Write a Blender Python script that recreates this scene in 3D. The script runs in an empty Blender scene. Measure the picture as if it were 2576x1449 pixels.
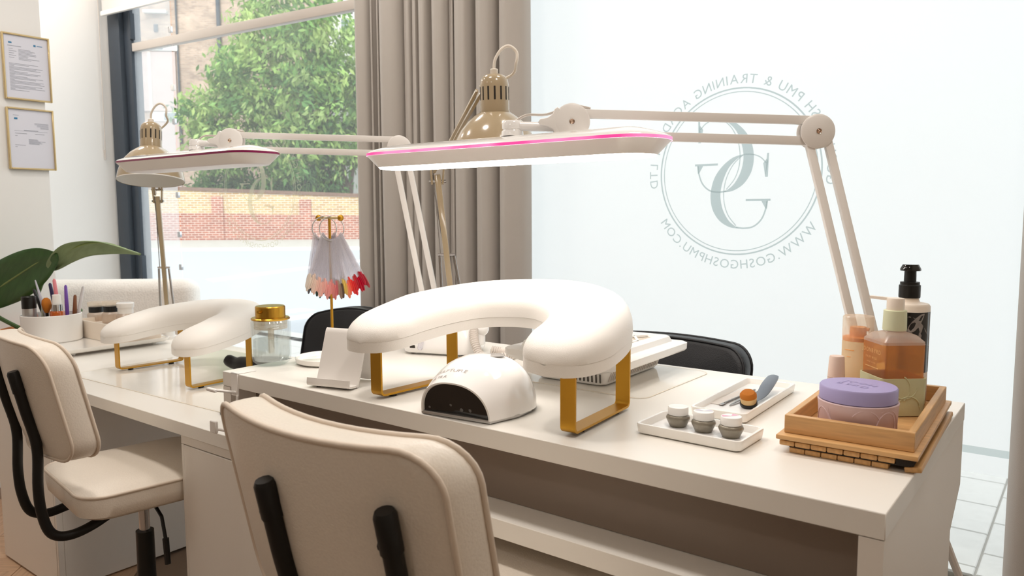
import bpy, bmesh, math, random
from mathutils import Vector, Matrix, Euler
random.seed(7)
PI = math.pi
SC = bpy.context.scene
COL = SC.collection

# ------------------------------------------------------------------ camera
cam_d = bpy.data.cameras.new('camera')
cam = bpy.data.objects.new('camera', cam_d)
COL.objects.link(cam)
cam_d.sensor_width = 36.0
cam_d.lens = 1920.96 / 2576 * 36.0
cam_d.clip_start = 0.02
cam_d.clip_end = 300
def cam_rot(yaw, pitch, roll):
    cy, sy, cp, sp = math.cos(yaw), math.sin(yaw), math.cos(pitch), math.sin(pitch)
    f = Vector((-sy * cp, cy * cp, sp)); r = Vector((cy, sy, 0)); u = r.cross(f)
    c, s = math.cos(roll), math.sin(roll)
    r2 = c * r + s * u; u2 = -s * r + c * u
    return Matrix((r2, u2, -f)).transposed()
cam.matrix_world = Matrix.Translation((1.70611, -1.04299, 1.115435)) @ cam_rot(
    math.radians(37.4879), math.radians(-5.53816), math.radians(-0.20118)).to_4x4()
cam_d.dof.use_dof = True
cam_d.dof.focus_distance = 1.75
cam_d.dof.aperture_fstop = 8.0
SC.camera = cam

# ------------------------------------------------------------------ world, sun, room lights, exposure
SC.view_settings.view_transform = 'Standard'
SC.view_settings.look = 'None'
SC.view_settings.exposure = 0.0
SC.view_settings.gamma = 1.0
SC.view_settings.use_curve_mapping = False
w = bpy.data.worlds.new('overcast_sky')
SC.world = w
w.use_nodes = True
bg = w.node_tree.nodes['Background']
bg.inputs[0].default_value = (0.965, 0.985, 1.0, 1)
bg.inputs[1].default_value = 2.1
sun_d = bpy.data.lights.new('sun', 'SUN')
sun_d.energy = 2.0
sun_d.angle = math.radians(6)
sun_d.color = (1.0, 0.96, 0.88)
sun = bpy.data.objects.new('sun', sun_d)
COL.objects.link(sun)
sun.rotation_euler = Vector((-0.35, 0.75, -0.75)).to_track_quat('-Z', 'Y').to_euler()
# warm ceiling downlights of the salon (above and behind the camera)
for i, (lx, ly, e) in enumerate([(-1.5, -0.20, 17), (0.2, -0.20, 17), (1.8, -0.20, 17), (-0.9, 0.85, 12), (0.9, 0.85, 12),
                                 (-2.9, 0.75, 12), (-1.0, -2.5, 10), (1.2, -2.5, 10)]):
    ld = bpy.data.lights.new('downlight', 'AREA')
    ld.shape = 'DISK'; ld.size = 0.35; ld.energy = e * 0.75
    ld.color = (1.0, 0.93, 0.86)
    lo = bpy.data.objects.new('downlight', ld)
    COL.objects.link(lo)
    lo.location = (lx, ly, 2.93)
SC.cycles.use_denoising = True
SC.cycles.max_bounces = 10
SC.cycles.diffuse_bounces = 5
SC.cycles.glossy_bounces = 4
SC.cycles.transmission_bounces = 8
SC.cycles.transparent_max_bounces = 24
SC.cycles.sample_clamp_indirect = 6
SC.cycles.caustics_reflective = False
SC.cycles.caustics_refractive = False

# ------------------------------------------------------------------ materials
def lin(h):
    h = h.lstrip('#')
    out = []
    for k in (0, 2, 4):
        c = int(h[k:k + 2], 16) / 255
        out.append(c / 12.92 if c <= 0.04045 else ((c + 0.055) / 1.055) ** 2.4)
    return (*out, 1)
MATS = {}
def mat(name, col, rough=0.5, metal=0.0, bump=0.0, scale=80, var=0.0, emit=0.0, ecol=None, trans=0.0, ior=1.45, coat=0.0,
        spec=0.5, sheen=0.0, sub=0.0, stretch=None, detail=3):
    m = bpy.data.materials.new(name); m.use_nodes = True
    nt = m.node_tree; b = nt.nodes['Principled BSDF']
    c = lin(col) if isinstance(col, str) else col
    b.inputs['Base Color'].default_value = c
    b.inputs['Roughness'].default_value = rough
    b.inputs['Metallic'].default_value = metal
    b.inputs['Transmission Weight'].default_value = trans
    b.inputs['IOR'].default_value = ior
    b.inputs['Coat Weight'].default_value = coat
    b.inputs['Specular IOR Level'].default_value = spec
    b.inputs['Sheen Weight'].default_value = sheen
    b.inputs['Subsurface Weight'].default_value = sub
    b.inputs['Subsurface Radius'].default_value = (0.02, 0.015, 0.01)
    if emit:
        b.inputs['Emission Color'].default_value = lin(ecol) if ecol else c
        b.inputs['Emission Strength'].default_value = emit
    if bump or var:
        tc = nt.nodes.new('ShaderNodeTexCoord'); nz = nt.nodes.new('ShaderNodeTexNoise')
        nz.inputs['Scale'].default_value = scale; nz.inputs['Detail'].default_value = detail
        src = tc.outputs['Object']
        if stretch:
            mp = nt.nodes.new('ShaderNodeMapping'); mp.inputs['Scale'].default_value = stretch
            nt.links.new(src, mp.inputs[0]); src = mp.outputs[0]
        nt.links.new(src, nz.inputs['Vector'])
        if bump:
            bp = nt.nodes.new('ShaderNodeBump'); bp.inputs['Strength'].default_value = bump; bp.inputs['Distance'].default_value = 0.002
            nt.links.new(nz.outputs[0], bp.inputs['Height']); nt.links.new(bp.outputs[0], b.inputs['Normal'])
        if var:
            mx = nt.nodes.new('ShaderNodeMix'); mx.data_type = 'RGBA'
            mx.inputs[6].default_value = tuple(x * (1 - var) for x in c[:3]) + (1,)
            mx.inputs[7].default_value = tuple(min(1, x * (1 + var * 0.6)) for x in c[:3]) + (1,)
            rp = nt.nodes.new('ShaderNodeMapRange'); rp.inputs[1].default_value = 0.3; rp.inputs[2].default_value = 0.7
            nt.links.new(nz.outputs[0], rp.inputs[0]); nt.links.new(rp.outputs[0], mx.inputs[0])
            nt.links.new(mx.outputs[2], b.inputs['Base Color'])
    MATS[name] = m
    return m
def shader_mat(name, parts):
    """parts: list of (weight, kind, colour, roughness); mixes the closures with constant weights."""
    m = bpy.data.materials.new(name); m.use_nodes = True
    nt = m.node_tree; nt.nodes.remove(nt.nodes['Principled BSDF']); out = nt.nodes['Material Output']
    acc = None; tot = 0
    for wgt, kind, col, ro in parts:
        s = nt.nodes.new({'trans': 'ShaderNodeBsdfTransparent', 'diff': 'ShaderNodeBsdfDiffuse', 'tl': 'ShaderNodeBsdfTranslucent',
                          'gl': 'ShaderNodeBsdfGlossy'}[kind])
        s.inputs['Color'].default_value = lin(col) if isinstance(col, str) else col
        if kind == 'gl': s.inputs['Roughness'].default_value = ro
        if acc is None: acc, tot = s, wgt
        else:
            mx = nt.nodes.new('ShaderNodeMixShader'); tot += wgt
            mx.inputs[0].default_value = wgt / tot
            nt.links.new(acc.outputs[0], mx.inputs[1]); nt.links.new(s.outputs[0], mx.inputs[2]); acc = mx
    nt.links.new(acc.outputs[0], out.inputs[0])
    MATS[name] = m
    return m

M_wall = mat('wall_paint', '#efeeec', 0.7, bump=0.05, scale=120)
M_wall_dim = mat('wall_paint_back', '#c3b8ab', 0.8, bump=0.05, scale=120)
M_ceil = mat('ceiling_paint', '#f0ece6', 0.8, bump=0.05, scale=90)
M_desk = mat('white_laminate', '#efebe4', 0.32, bump=0.03, scale=400)
M_cab = mat('white_laminate_matt', '#ece6de', 0.45, bump=0.03, scale=300)
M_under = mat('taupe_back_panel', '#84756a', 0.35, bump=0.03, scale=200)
M_white = mat('white_plastic', '#f3f1ee', 0.25, bump=0.01, scale=200)
M_whitegloss = mat('white_gloss', '#f4f2f0', 0.12, coat=0.5, bump=0.004, scale=60)
M_whitemat = mat('white_powder_coat', '#f2eeea', 0.45, bump=0.02, scale=400)
M_lamp = mat('lamp_enamel_white', '#f0ece8', 0.35, bump=0.015, scale=500)
M_ceramic = mat('white_ceramic', '#f5f2ed', 0.15, coat=0.4, bump=0.01, scale=60)
M_marble = mat('marble_print', '#efeeed', 0.2, var=0.05, scale=28, detail=6)
M_pad = mat('white_vinyl', '#f3efe9', 0.42, bump=0.25, scale=900)
M_gold = mat('gold_lacquer', '#c3912e', 0.35, metal=0.75, bump=0.04, scale=900)
M_brass = mat('brushed_brass', '#c79a3c', 0.22, metal=1.0, bump=0.1, scale=300, stretch=(1, 1, 30))
M_palegold = mat('pale_gold_frame', '#dcc594', 0.3, metal=0.6, bump=0.02, scale=300)
M_chrome = mat('chrome', '#c9c9cb', 0.12, metal=1.0, bump=0.005, scale=100)
M_screw = mat('nickel_screw', '#c3a995', 0.2, metal=1.0, bump=0.02, scale=200)
M_black = mat('black_plastic', '#141312', 0.35, bump=0.03, scale=300)
M_blackgloss = mat('black_gloss', '#060607', 0.08, coat=0.6, bump=0.002, scale=50)
M_tube = mat('black_rubber', '#0b0a09', 0.45, bump=0.06, scale=400)
M_blackleather = mat('black_leather', '#16161a', 0.38, bump=0.25, scale=350)
M_cream = mat('cream_leather', '#e9dfd2', 0.36, bump=0.22, scale=260, var=0.03)
M_piping = mat('cream_piping', '#dfd0bf', 0.4, bump=0.1, scale=400)
M_curtain = mat('taupe_curtain', '#b7b0a9', 0.9, bump=0.35, scale=700, sheen=0.3)
M_blind = shader_mat('blind_fabric', [(0.6, 'diff', '#f2f0ed', 0), (0.4, 'tl', '#f2f0ed', 0)])
M_frame = mat('anthracite_frame', '#3b434d', 0.4, bump=0.03, scale=300)
M_beige = mat('beige_enamel', '#ab997c', 0.18, coat=0.4, bump=0.01, scale=200)
M_beigein = mat('lamp_inside_white', '#e8e6e2', 0.4, bump=0.01, scale=200)
M_glass = shader_mat('window_glass', [(0.93, 'trans', '#f9fcfc', 0), (0.045, 'tl', '#ffffff', 0), (0.025, 'gl', '#ffffff', 0.02)])
M_glass2 = shader_mat('hazy_window_glass', [(0.75, 'trans', '#f6fafa', 0), (0.22, 'tl', '#f4f6f8', 0), (0.03, 'gl', '#ffffff', 0.02)])
M_film = shader_mat('frosted_film', [(0.60, 'tl', '#f8f9f9', 0), (0.37, 'diff', '#f4f6f7', 0)])
M_band = shader_mat('grey_film_band', [(0.5, 'tl', '#d3dcdc', 0), (0.4, 'diff', '#d3dcdc', 0)])
M_logo = shader_mat('etched_logo', [(0.92, 'trans', '#d2dada', 0), (0.08, 'diff', '#98a6a6', 0)])
M_logo2 = shader_mat('pale_vinyl_logo', [(0.62, 'trans', '#eeece0', 0), (0.2, 'tl', '#d8d6c4', 0), (0.18, 'diff', '#d8d4be', 0)])
M_clear = shader_mat('clear_plastic', [(0.62, 'trans', '#fbfafd', 0), (0.26, 'diff', '#f8f6fc', 0), (0.12, 'gl', '#ffffff', 0.12)])
M_jarglass = shader_mat('ribbed_clear_glass', [(0.86, 'trans', '#fafcfc', 0), (0.06, 'tl', '#ffffff', 0), (0.08, 'gl', '#ffffff', 0.05)])
M_soap = shader_mat('clear_soap', [(0.66, 'trans', '#f8fbfb', 0), (0.24, 'tl', '#f4f8f8', 0), (0.1, 'diff', '#f4f8f8', 0)])
M_mat = mat('clear_desk_mat', '#f0ece4', 0.12, bump=0.01, scale=100)
M_matedge = mat('mat_edge', '#e9d8c0', 0.3, bump=0.01, scale=50)
M_bamboo = mat('bamboo', '#d3a670', 0.42, var=0.16, scale=14, stretch=(1, 14, 14), bump=0.05, detail=5)
M_bamboo2 = mat('bamboo_lengthwise', '#cfa26a', 0.42, var=0.16, scale=14, stretch=(14, 1, 14), bump=0.05, detail=5)
M_felt = mat('dark_felt', '#2e2925', 0.95, bump=0.5, scale=900)
M_lilac = mat('lilac_plastic', '#a59cc9', 0.5, bump=0.04, scale=600)
M_pinksil = mat('pale_pink_silicone', '#d9bfc2', 0.55, bump=0.05, scale=600)
M_sage = mat('sage_silicone', '#c9cba6', 0.55, bump=0.05, scale=600)
M_sagecap = mat('pale_green_cap', '#dfe3c0', 0.45, bump=0.03, scale=400)
M_amber = shader_mat('frosted_amber_bottle', [(0.54, 'trans', '#f9d094', 0), (0.28, 'tl', '#f9bd68', 0), (0.12, 'diff', '#d8b48c', 0), (0.06, 'gl', '#ffffff', 0.3)])
M_frostclear = shader_mat('frosted_clear_bottle', [(0.45, 'trans', '#f0e3d6', 0), (0.25, 'tl', '#efe4da', 0), (0.22, 'diff', '#e9ddd2', 0), (0.08, 'gl', '#ffffff', 0.3)])
M_orangepale = shader_mat('pale_orange_plastic', [(0.50, 'tl', '#fff0d6', 0), (0.45, 'diff', '#fbe3bd', 0), (0.05, 'gl', '#ffffff', 0.3)])
M_orange = mat('orange_plastic', '#e9983f', 0.4, bump=0.02, scale=200)
M_cream2 = mat('cream_plastic', '#efe2d3', 0.4, bump=0.02, scale=200)
M_pinkcap = mat('blush_cap', '#e3cbbd', 0.5, bump=0.05, scale=500)
M_capclear = shader_mat('translucent_cap', [(0.62, 'trans', '#fdf6ec', 0), (0.2, 'tl', '#fdf4e8', 0), (0.12, 'diff', '#faf0e4', 0), (0.08, 'gl', '#ffffff', 0.2)])
M_goldtext = mat('gold_print', '#d8b980', 0.5, bump=0.01, scale=100)
M_greytext = mat('grey_print', '#a39c98', 0.5, bump=0.01, scale=100)
M_ink = mat('printed_ink', '#8f93a0', 0.8, bump=0.01, scale=100)
M_inkblue = mat('printed_blue_ink', '#3d7fa8', 0.8, bump=0.01, scale=100)
M_paper = mat('certificate_paper', '#dcdde8', 0.3, coat=0.3, bump=0.01, scale=100)
M_grayjar = mat('pewter_glitter_jar', '#8d8678', 0.25, metal=0.35, bump=0.15, scale=1200, var=0.1)
M_pinkprint = mat('pink_print', '#e2a7c0', 0.4, bump=0.01, scale=100)
M_lidprint = mat('silver_print', '#c9c5d2', 0.3, bump=0.01, scale=100)
M_brushhead = mat('orange_bristles', '#c7761f', 0.8, bump=0.6, scale=1500)
M_bristlepale = mat('cream_bristles', '#e8c58c', 0.8, bump=0.6, scale=1500)
M_greyhandle = mat('slate_grey_handle', '#6d7682', 0.35, bump=0.02, scale=200)
M_steel = mat('steel_tool', '#a9a5a2', 0.25, metal=1.0, bump=0.02, scale=200)
M_filter = mat('filter_fabric', '#c9bfb1', 0.9, bump=0.5, scale=900)
M_slot = mat('dark_slot', '#5d5853', 0.8, bump=0.05, scale=200)
M_slotdark = mat('vent_shadow_black', '#2b2620', 0.8, bump=0.05, scale=200)
M_cord = mat('ivory_cord', '#e6ddd0', 0.4, bump=0.03, scale=300)
M_cordgray = mat('light_grey_cord', '#d3cac2', 0.4, bump=0.03, scale=300)
M_terra = mat('terracotta', '#d9884e', 0.7, bump=0.1, scale=200)
M_leaf = mat('glossy_leaf', '#3f6a34', 0.38, var=0.18, scale=12, bump=0.12, stretch=(1, 9, 1))
M_leaf2 = mat('pale_leaf', '#8fa679', 0.4, var=0.15, scale=12, bump=0.12, stretch=(1, 9, 1))
M_midrib = mat('leaf_midrib', '#8da35f', 0.5, bump=0.05, scale=100)
M_stem = mat('plant_stem', '#4c6a3a', 0.5, bump=0.05, scale=100)
M_boucle = mat('white_boucle', '#efe9e2', 0.95, bump=1.0, scale=110, var=0.07, sheen=0.3)
M_soil = mat('potting_soil', '#4a3a2c', 0.95, bump=0.8, scale=150)
M_silver = mat('satin_silver', '#c4c2c0', 0.3, metal=0.8, bump=0.02, scale=100)
M_amberglass = mat('amber_glass', '#b4561a', 0.12, coat=0.5, bump=0.005, scale=50)
M_ledoff = mat('led_panel_off', '#eeeaea', 0.4, bump=0.01, scale=300)
M_ledon = mat('led_panel_lit', '#ffffff', 0.4, emit=12.0, ecol='#fff8f0', bump=0.005, scale=300)
M_pinkoff = mat('magenta_strip_unlit', '#8e1d55', 0.25, bump=0.005, scale=100)
M_ledstud = mat('led_stud', '#5c5a5a', 0.15, coat=0.5, bump=0.005, scale=100)

def pink_lit():
    m = mat('pink_strip_lit', '#f06fb4', 0.3, emit=0.8, ecol='#ff9fd0')
    nt = m.node_tree; b = nt.nodes['Principled BSDF']
    tc = nt.nodes.new('ShaderNodeTexCoord'); wv = nt.nodes.new('ShaderNodeTexNoise'); wv.inputs['Scale'].default_value = 9
    cr = nt.nodes.new('ShaderNodeValToRGB')
    cr.color_ramp.elements[0].position = 0.38; cr.color_ramp.elements[0].color = lin('#e0258c')
    cr.color_ramp.elements[1].position = 0.6; cr.color_ramp.elements[1].color = lin('#ff9ccb')
    nt.links.new(tc.outputs['Object'], wv.inputs['Vector']); nt.links.new(wv.outputs[0], cr.inputs[0])
    nt.links.new(cr.outputs[0], b.inputs['Emission Color'])
    return m
M_pinkon = pink_lit()

def brick_mat(name, c1, c2, mortar, scale, bw=0.225, rh=0.075, ms=0.012, rough=0.9, noisy=0.25):
    m = bpy.data.materials.new(name); m.use_nodes = True
    nt = m.node_tree; b = nt.nodes['Principled BSDF']; b.inputs['Roughness'].default_value = rough
    tc = nt.nodes.new('ShaderNodeTexCoord'); br = nt.nodes.new('ShaderNodeTexBrick'); mp = nt.nodes.new('ShaderNodeMapping')
    mp.inputs['Rotation'].default_value = (PI / 2, 0, 0)
    br.inputs['Color1'].default_value = lin(c1); br.inputs['Color2'].default_value = lin(c2); br.inputs['Mortar'].default_value = lin(mortar)
    br.inputs['Scale'].default_value = scale; br.inputs['Brick Width'].default_value = bw; br.inputs['Row Height'].default_value = rh
    br.inputs['Mortar Size'].default_value = ms
    nz = nt.nodes.new('ShaderNodeTexNoise'); nz.inputs['Scale'].default_value = 1.6; nz.inputs['Detail'].default_value = 6
    mx = nt.nodes.new('ShaderNodeMix'); mx.data_type = 'RGBA'; mx.blend_type = 'OVERLAY'; mx.inputs[0].default_value = noisy
    nt.links.new(tc.outputs['Object'], mp.inputs[0]); nt.links.new(mp.outputs[0], br.inputs['Vector'])
    nt.links.new(tc.outputs['Object'], nz.inputs['Vector'])
    nt.links.new(br.outputs['Color'], mx.inputs[6]); nt.links.new(nz.outputs[0], mx.inputs[7])
    nt.links.new(mx.outputs[2], b.inputs['Base Color'])
    return m
M_brickyel = brick_mat('yellow_stock_brick', '#cbaf76', '#b48d5a', '#d3c8ba', 1.0, bw=0.3, rh=0.1, ms=0.018)
M_brickred = brick_mat('red_brick', '#b0664e', '#94503f', '#cdb6aa', 1.0, bw=0.3, rh=0.1, ms=0.018)
M_brickbld = brick_mat('weathered_house_brick', '#c2a693', '#a78e7f', '#b8aa9d', 1.0, bw=0.3, rh=0.1, noisy=0.5)
M_coping = mat('brown_coping', '#7d6457', 0.9, bump=0.3, scale=8, var=0.2)
M_asphalt = mat('road_asphalt', '#aeb2b8', 0.9, bump=0.2, scale=60, var=0.12)
M_pavefar = mat('pavement_concrete', '#b5afa8', 0.9, bump=0.2, scale=3, var=0.1)
M_paver = mat('pale_paver', '#c9c6c2', 0.85, bump=0.2, scale=25, var=0.06)
M_joint = mat('paver_joint_sand', '#9a958d', 0.95, bump=0.5, scale=150)
M_roadpaint = mat('white_road_paint', '#e8e8ea', 0.8, bump=0.1, scale=20)
M_bark = mat('tree_bark', '#57493e', 0.9, bump=0.6, scale=6)
M_render = mat('pink_render', '#c9b5b0', 0.8, bump=0.1, scale=3, var=0.06)
M_whitepaint = mat('white_render', '#e4e2de', 0.8, bump=0.1, scale=3)
M_darkpipe = mat('slate_drainpipe', '#4c525a', 0.6, bump=0.05, scale=10)
M_greypane = mat('dull_window_pane', '#8c979e', 0.15, bump=0.01, scale=3)

def leaf_mat():
    m = bpy.data.materials.new('tree_foliage'); m.use_nodes = True
    nt = m.node_tree; nt.nodes.remove(nt.nodes['Principled BSDF']); out = nt.nodes['Material Output']
    at = nt.nodes.new('ShaderNodeAttribute'); at.attribute_name = 'tint'
    d = nt.nodes.new('ShaderNodeBsdfDiffuse'); t = nt.nodes.new('ShaderNodeBsdfTranslucent'); mx = nt.nodes.new('ShaderNodeMixShader')
    mx.inputs[0].default_value = 0.35
    nt.links.new(at.outputs['Color'], d.inputs[0]); nt.links.new(at.outputs['Color'], t.inputs[0])
    nt.links.new(d.outputs[0], mx.inputs[1]); nt.links.new(t.outputs[0], mx.inputs[2]); nt.links.new(mx.outputs[0], out.inputs[0])
    return m
M_foliage = leaf_mat()

def wood_floor():
    m = mat('oak_floor', '#c3a183', 0.4, var=0.2, scale=10, stretch=(1, 12, 1), bump=0.05)
    return m
M_oak = wood_floor()
M_screed = mat('floor_joint', '#8c7765', 0.8, bump=0.1, scale=50)
M_tilew = mat('floor_tile_grout', '#b7a48f', 0.7, bump=0.1, scale=50)

# ------------------------------------------------------------------ mesh helpers
def V(*a): return Vector(a)
class B:
    def __init__(self): self.bm = bmesh.new()
    def _xf(self, vs, M):
        if M is not None: bmesh.ops.transform(self.bm, matrix=M, verts=vs)
    def box(self, x0, x1, y0, y1, z0, z1, bev=0.0, seg=2, M=None):
        bm2 = bmesh.new()
        vs = [bm2.verts.new((x, y, z)) for x in (x0, x1) for y in (y0, y1) for z in (z0, z1)]
        for f in ((0, 1, 3, 2), (4, 6, 7, 5), (0, 4, 5, 1), (2, 3, 7, 6), (0, 2, 6, 4), (1, 5, 7, 3)):
            bm2.faces.new([vs[i] for i in f])
        if bev: bmesh.ops.bevel(bm2, geom=list(bm2.edges), offset=bev, segments=seg, profile=0.5, affect='EDGES')
        return self._merge(bm2, M)
    def _merge(self, bm2, M=None):
        if M is not None: bmesh.ops.transform(bm2, matrix=M, verts=bm2.verts)
        me = bpy.data.meshes.new('tmp'); bm2.to_mesh(me); bm2.free()
        self.bm.from_mesh(me); bpy.data.meshes.remove(me)
        return self
    def tube(self, pts, r, n=8, closed=False, caps=True, flat=None):
        """round tube along pts; r may be a list; flat=(a,b) stretches the section along local axes"""
        pts = [Vector(p) for p in pts]; N = len(pts)
        rs = r if isinstance(r, (list, tuple)) else [r] * N
        bm = self.bm; rings = []; up = None
        for i, p in enumerate(pts):
            a = pts[(i - 1) % N] if (closed or i > 0) else pts[i]
            b = pts[(i + 1) % N] if (closed or i < N - 1) else pts[i]
            t = (b - a).normalized()
            if up is None:
                up = V(0, 0, 1) if abs(t.z) < 0.9 else V(1, 0, 0)
                up = (up - t * up.dot(t)).normalized()
            else:
                up = (up - t * up.dot(t)).normalized()
            sd = t.cross(up)
            fa, fb = flat if flat else (1, 1)
            rings.append([bm.verts.new(p + (math.cos(2 * PI * k / n) * up * fa + math.sin(2 * PI * k / n) * sd * fb) * rs[i]) for k in range(n)])
        for i in range(N if closed else N - 1):
            A, C = rings[i], rings[(i + 1) % N]
            for k in range(n): bm.faces.new((A[k], A[(k + 1) % n], C[(k + 1) % n], C[k]))
        if caps and not closed:
            bm.faces.new(rings[0][::-1]); bm.faces.new(rings[-1])
        return self
    def cyl(self, p0, p1, r0, r1=None, n=20): return self.tube([p0, p1], [r0, r0 if r1 is None else r1], n)
    def bar(self, p0, p1, w, h, side=None, bev=0.0):
        """rectangular bar from p0 to p1; w along 'side', h across"""
        p0, p1 = Vector(p0), Vector(p1); t = (p1 - p0); L = t.length; t.normalize()
        s = Vector(side) if side is not None else (t.cross(V(0, 0, 1)) if abs(t.z) < 0.95 else V(1, 0, 0))
        s = (s - t * s.dot(t)).normalized(); u = s.cross(t)
        M = Matrix((s, t, u)).transposed().to_4x4(); M.translation = p0
        return self.box(-w / 2, w / 2, 0, L, -h / 2, h / 2, bev, 2, M)
    def lathe(self, prof, n=32, c=(0, 0, 0), M=None, ripple=None):
        bm2 = bmesh.new(); rings = []
        for r, z in prof:
            if r < 1e-6: rings.append([bm2.verts.new((c[0], c[1], c[2] + z))])
            else:
                ring = []
                for k in range(n):
                    rr = r * (1 + (ripple * math.cos(PI * k) if ripple else 0))
                    ring.append(bm2.verts.new((c[0] + rr * math.cos(2 * PI * k / n), c[1] + rr * math.sin(2 * PI * k / n), c[2] + z)))
                rings.append(ring)
        for A, C in zip(rings, rings[1:]):
            if len(A) == 1 and len(C) == 1: continue
            for k in range(n):
                k2 = (k + 1) % n
                if len(A) == 1: bm2.faces.new((A[0], C[k2], C[k]))
                elif len(C) == 1: bm2.faces.new((A[k], A[k2], C[0]))
                else: bm2.faces.new((A[k], A[k2], C[k2], C[k]))
        bmesh.ops.recalc_face_normals(bm2, faces=bm2.faces)
        return self._merge(bm2, M)
    def prism(self, poly, z0, z1, M=None, bev=0.0):
        bm2 = bmesh.new(); n = len(poly)
        a = [bm2.verts.new((x, y, z0)) for x, y in poly]; b = [bm2.verts.new((x, y, z1)) for x, y in poly]
        bm2.faces.new(a[::-1]); bm2.faces.new(b)
        for k in range(n): bm2.faces.new((a[k], a[(k + 1) % n], b[(k + 1) % n], b[k]))
        bmesh.ops.recalc_face_normals(bm2, faces=bm2.faces)
        if bev:
            es = [e for e in bm2.edges if abs(e.verts[0].co.z - e.verts[1].co.z) < 1e-7]
            bmesh.ops.bevel(bm2, geom=es, offset=bev, segments=2, profile=0.5, affect='EDGES')
        return self._merge(bm2, M)
    def loops(self, loops, cap0=True, cap1=True, closed=True):
        bm = self.bm
        rows = [[bm.verts.new(p) for p in L] for L in loops]; n = len(rows[0])
        for A, C in zip(rows, rows[1:]):
            for k in range(n if closed else n - 1): bm.faces.new((A[k], A[(k + 1) % n], C[(k + 1) % n], C[k]))
        if cap0: bm.faces.new(rows[0][::-1])
        if cap1: bm.faces.new(rows[-1])
        return self
    def sphere(self, c, r, sc=(1, 1, 1), n=14, M=None):
        bm2 = bmesh.new(); bmesh.ops.create_uvsphere(bm2, u_segments=n, v_segments=max(6, n // 2), radius=r)
        T = Matrix.Translation(c) @ Matrix.Diagonal((*sc, 1))
        return self._merge(bm2, (M @ T) if M is not None else T)
    def poly(self, pts):
        self.bm.faces.new([self.bm.verts.new(p) for p in pts]); return self
    def out(self, name, m, parent=None, loc=None, rot=None, smooth=40, label=None, fix=True):
        if fix: bmesh.ops.recalc_face_normals(self.bm, faces=self.bm.faces)
        me = bpy.data.meshes.new(name); self.bm.to_mesh(me); self.bm.free()
        for x in (m if isinstance(m, (list, tuple)) else [m]): me.materials.append(x)
        if smooth:
            me.shade_smooth(); me.set_sharp_from_angle(angle=math.radians(smooth))
        o = bpy.data.objects.new(name, me); COL.objects.link(o)
        if parent: o.parent = parent
        if loc: o.location = loc
        if rot: o.rotation_euler = rot
        if label: o['label'] = label
        return o
def thing(name, label, cat, loc=(0, 0, 0), rz=0.0, group=None):
    o = bpy.data.objects.new(name, None); COL.objects.link(o); o.empty_display_size = 0.05
    o.location = loc; o.rotation_euler = (0, 0, rz); o['label'] = label; o['category'] = cat
    if group: o['group'] = group
    return o
def tag(o, label, cat, group=None, kind=None):
    o['label'] = label; o['category'] = cat
    if group: o['group'] = group
    if kind: o['kind'] = kind
    return o
def struct(o, label=None):
    o['kind'] = 'structure'
    if label: o['label'] = label
    return o
def copy_tree(o, loc, rz=None, label=None):
    c = o.copy(); COL.objects.link(c); c.location = loc
    if rz is not None: c.rotation_euler = (0, 0, rz)
    if label: c['label'] = label
    def rec(src, dst):
        for ch in list(src.children):
            k = ch.copy(); COL.objects.link(k); k.parent = dst; k.matrix_parent_inverse = ch.matrix_parent_inverse.copy(); rec(ch, k)
    rec(o, c)
    return c
def spline(P, n=6, closed=False):
    P = [Vector(p) for p in P]; out = []; N = len(P)
    for i in range(N if closed else N - 1):
        if closed: a, b, c, d = P[i - 1], P[i], P[(i + 1) % N], P[(i + 2) % N]
        else: a, b, c, d = P[max(i - 1, 0)], P[i], P[i + 1], P[min(i + 2, N - 1)]
        for k in range(n):
            t = k / n
            out.append(0.5 * ((2 * b) + (c - a) * t + (2 * a - 5 * b + 4 * c - d) * t * t + (3 * b - a - 3 * c + d) * t ** 3))
    if not closed: out.append(P[-1])
    return out
def rrect(hx, hy, r, n=5, cx=0, cy=0):
    pts = []
    for sx, sy, a0 in ((1, 1, 0), (-1, 1, 90), (-1, -1, 180), (1, -1, 270)):
        for k in range(n + 1):
            a = math.radians(a0 + 90 * k / n)
            pts.append((cx + sx * (hx - r) + r * math.cos(a), cy + sy * (hy - r) + r * math.sin(a)))
    return pts
def text_polys(s, size=1.0):
    """triangulated flat text from the built-in font; returns (verts2d, faces, width)"""
    cu = bpy.data.curves.new('t', 'FONT'); cu.body = s; cu.size = size; cu.resolution_u = 3
    o = bpy.data.objects.new('t', cu); COL.objects.link(o)
    dg = bpy.context.evaluated_depsgraph_get(); dg.update()
    me = o.evaluated_get(dg).to_mesh()
    vs = [(v.co.x, v.co.y) for v in me.vertices]; fs = [tuple(p.vertices) for p in me.polygons]
    o.evaluated_get(dg).to_mesh_clear(); bpy.data.objects.remove(o); bpy.data.curves.remove(cu)
    return vs, fs
def text_width(vs): return (min(v[0] for v in vs), max(v[0] for v in vs)) if vs else (0, 0)
def add_text(b, s, fn, size, spacing=0.0, anchor='c'):
    """adds text to builder b; fn maps (u,v) text-plane coordinates to 3-D"""
    x = 0; glyphs = []
    for ch in s:
        if ch == ' ': x += size * 0.32 + spacing; continue
        vs, fs = text_polys(ch, size); lo, hi = text_width(vs)
        glyphs.append(([(vx - lo + x, vy) for vx, vy in vs], fs)); x += hi - lo + size * 0.1 + spacing
    off = -x / 2 if anchor == 'c' else 0
    for vs, fs in glyphs:
        bv = [b.bm.verts.new(fn(vx + off, vy)) for vx, vy in vs]
        for f in fs:
            try: b.bm.faces.new([bv[i] for i in f])
            except ValueError: pass
def flat(poly_pts, fn, b):
    b.bm.faces.new([b.bm.verts.new(fn(*p)) for p in poly_pts])
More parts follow.
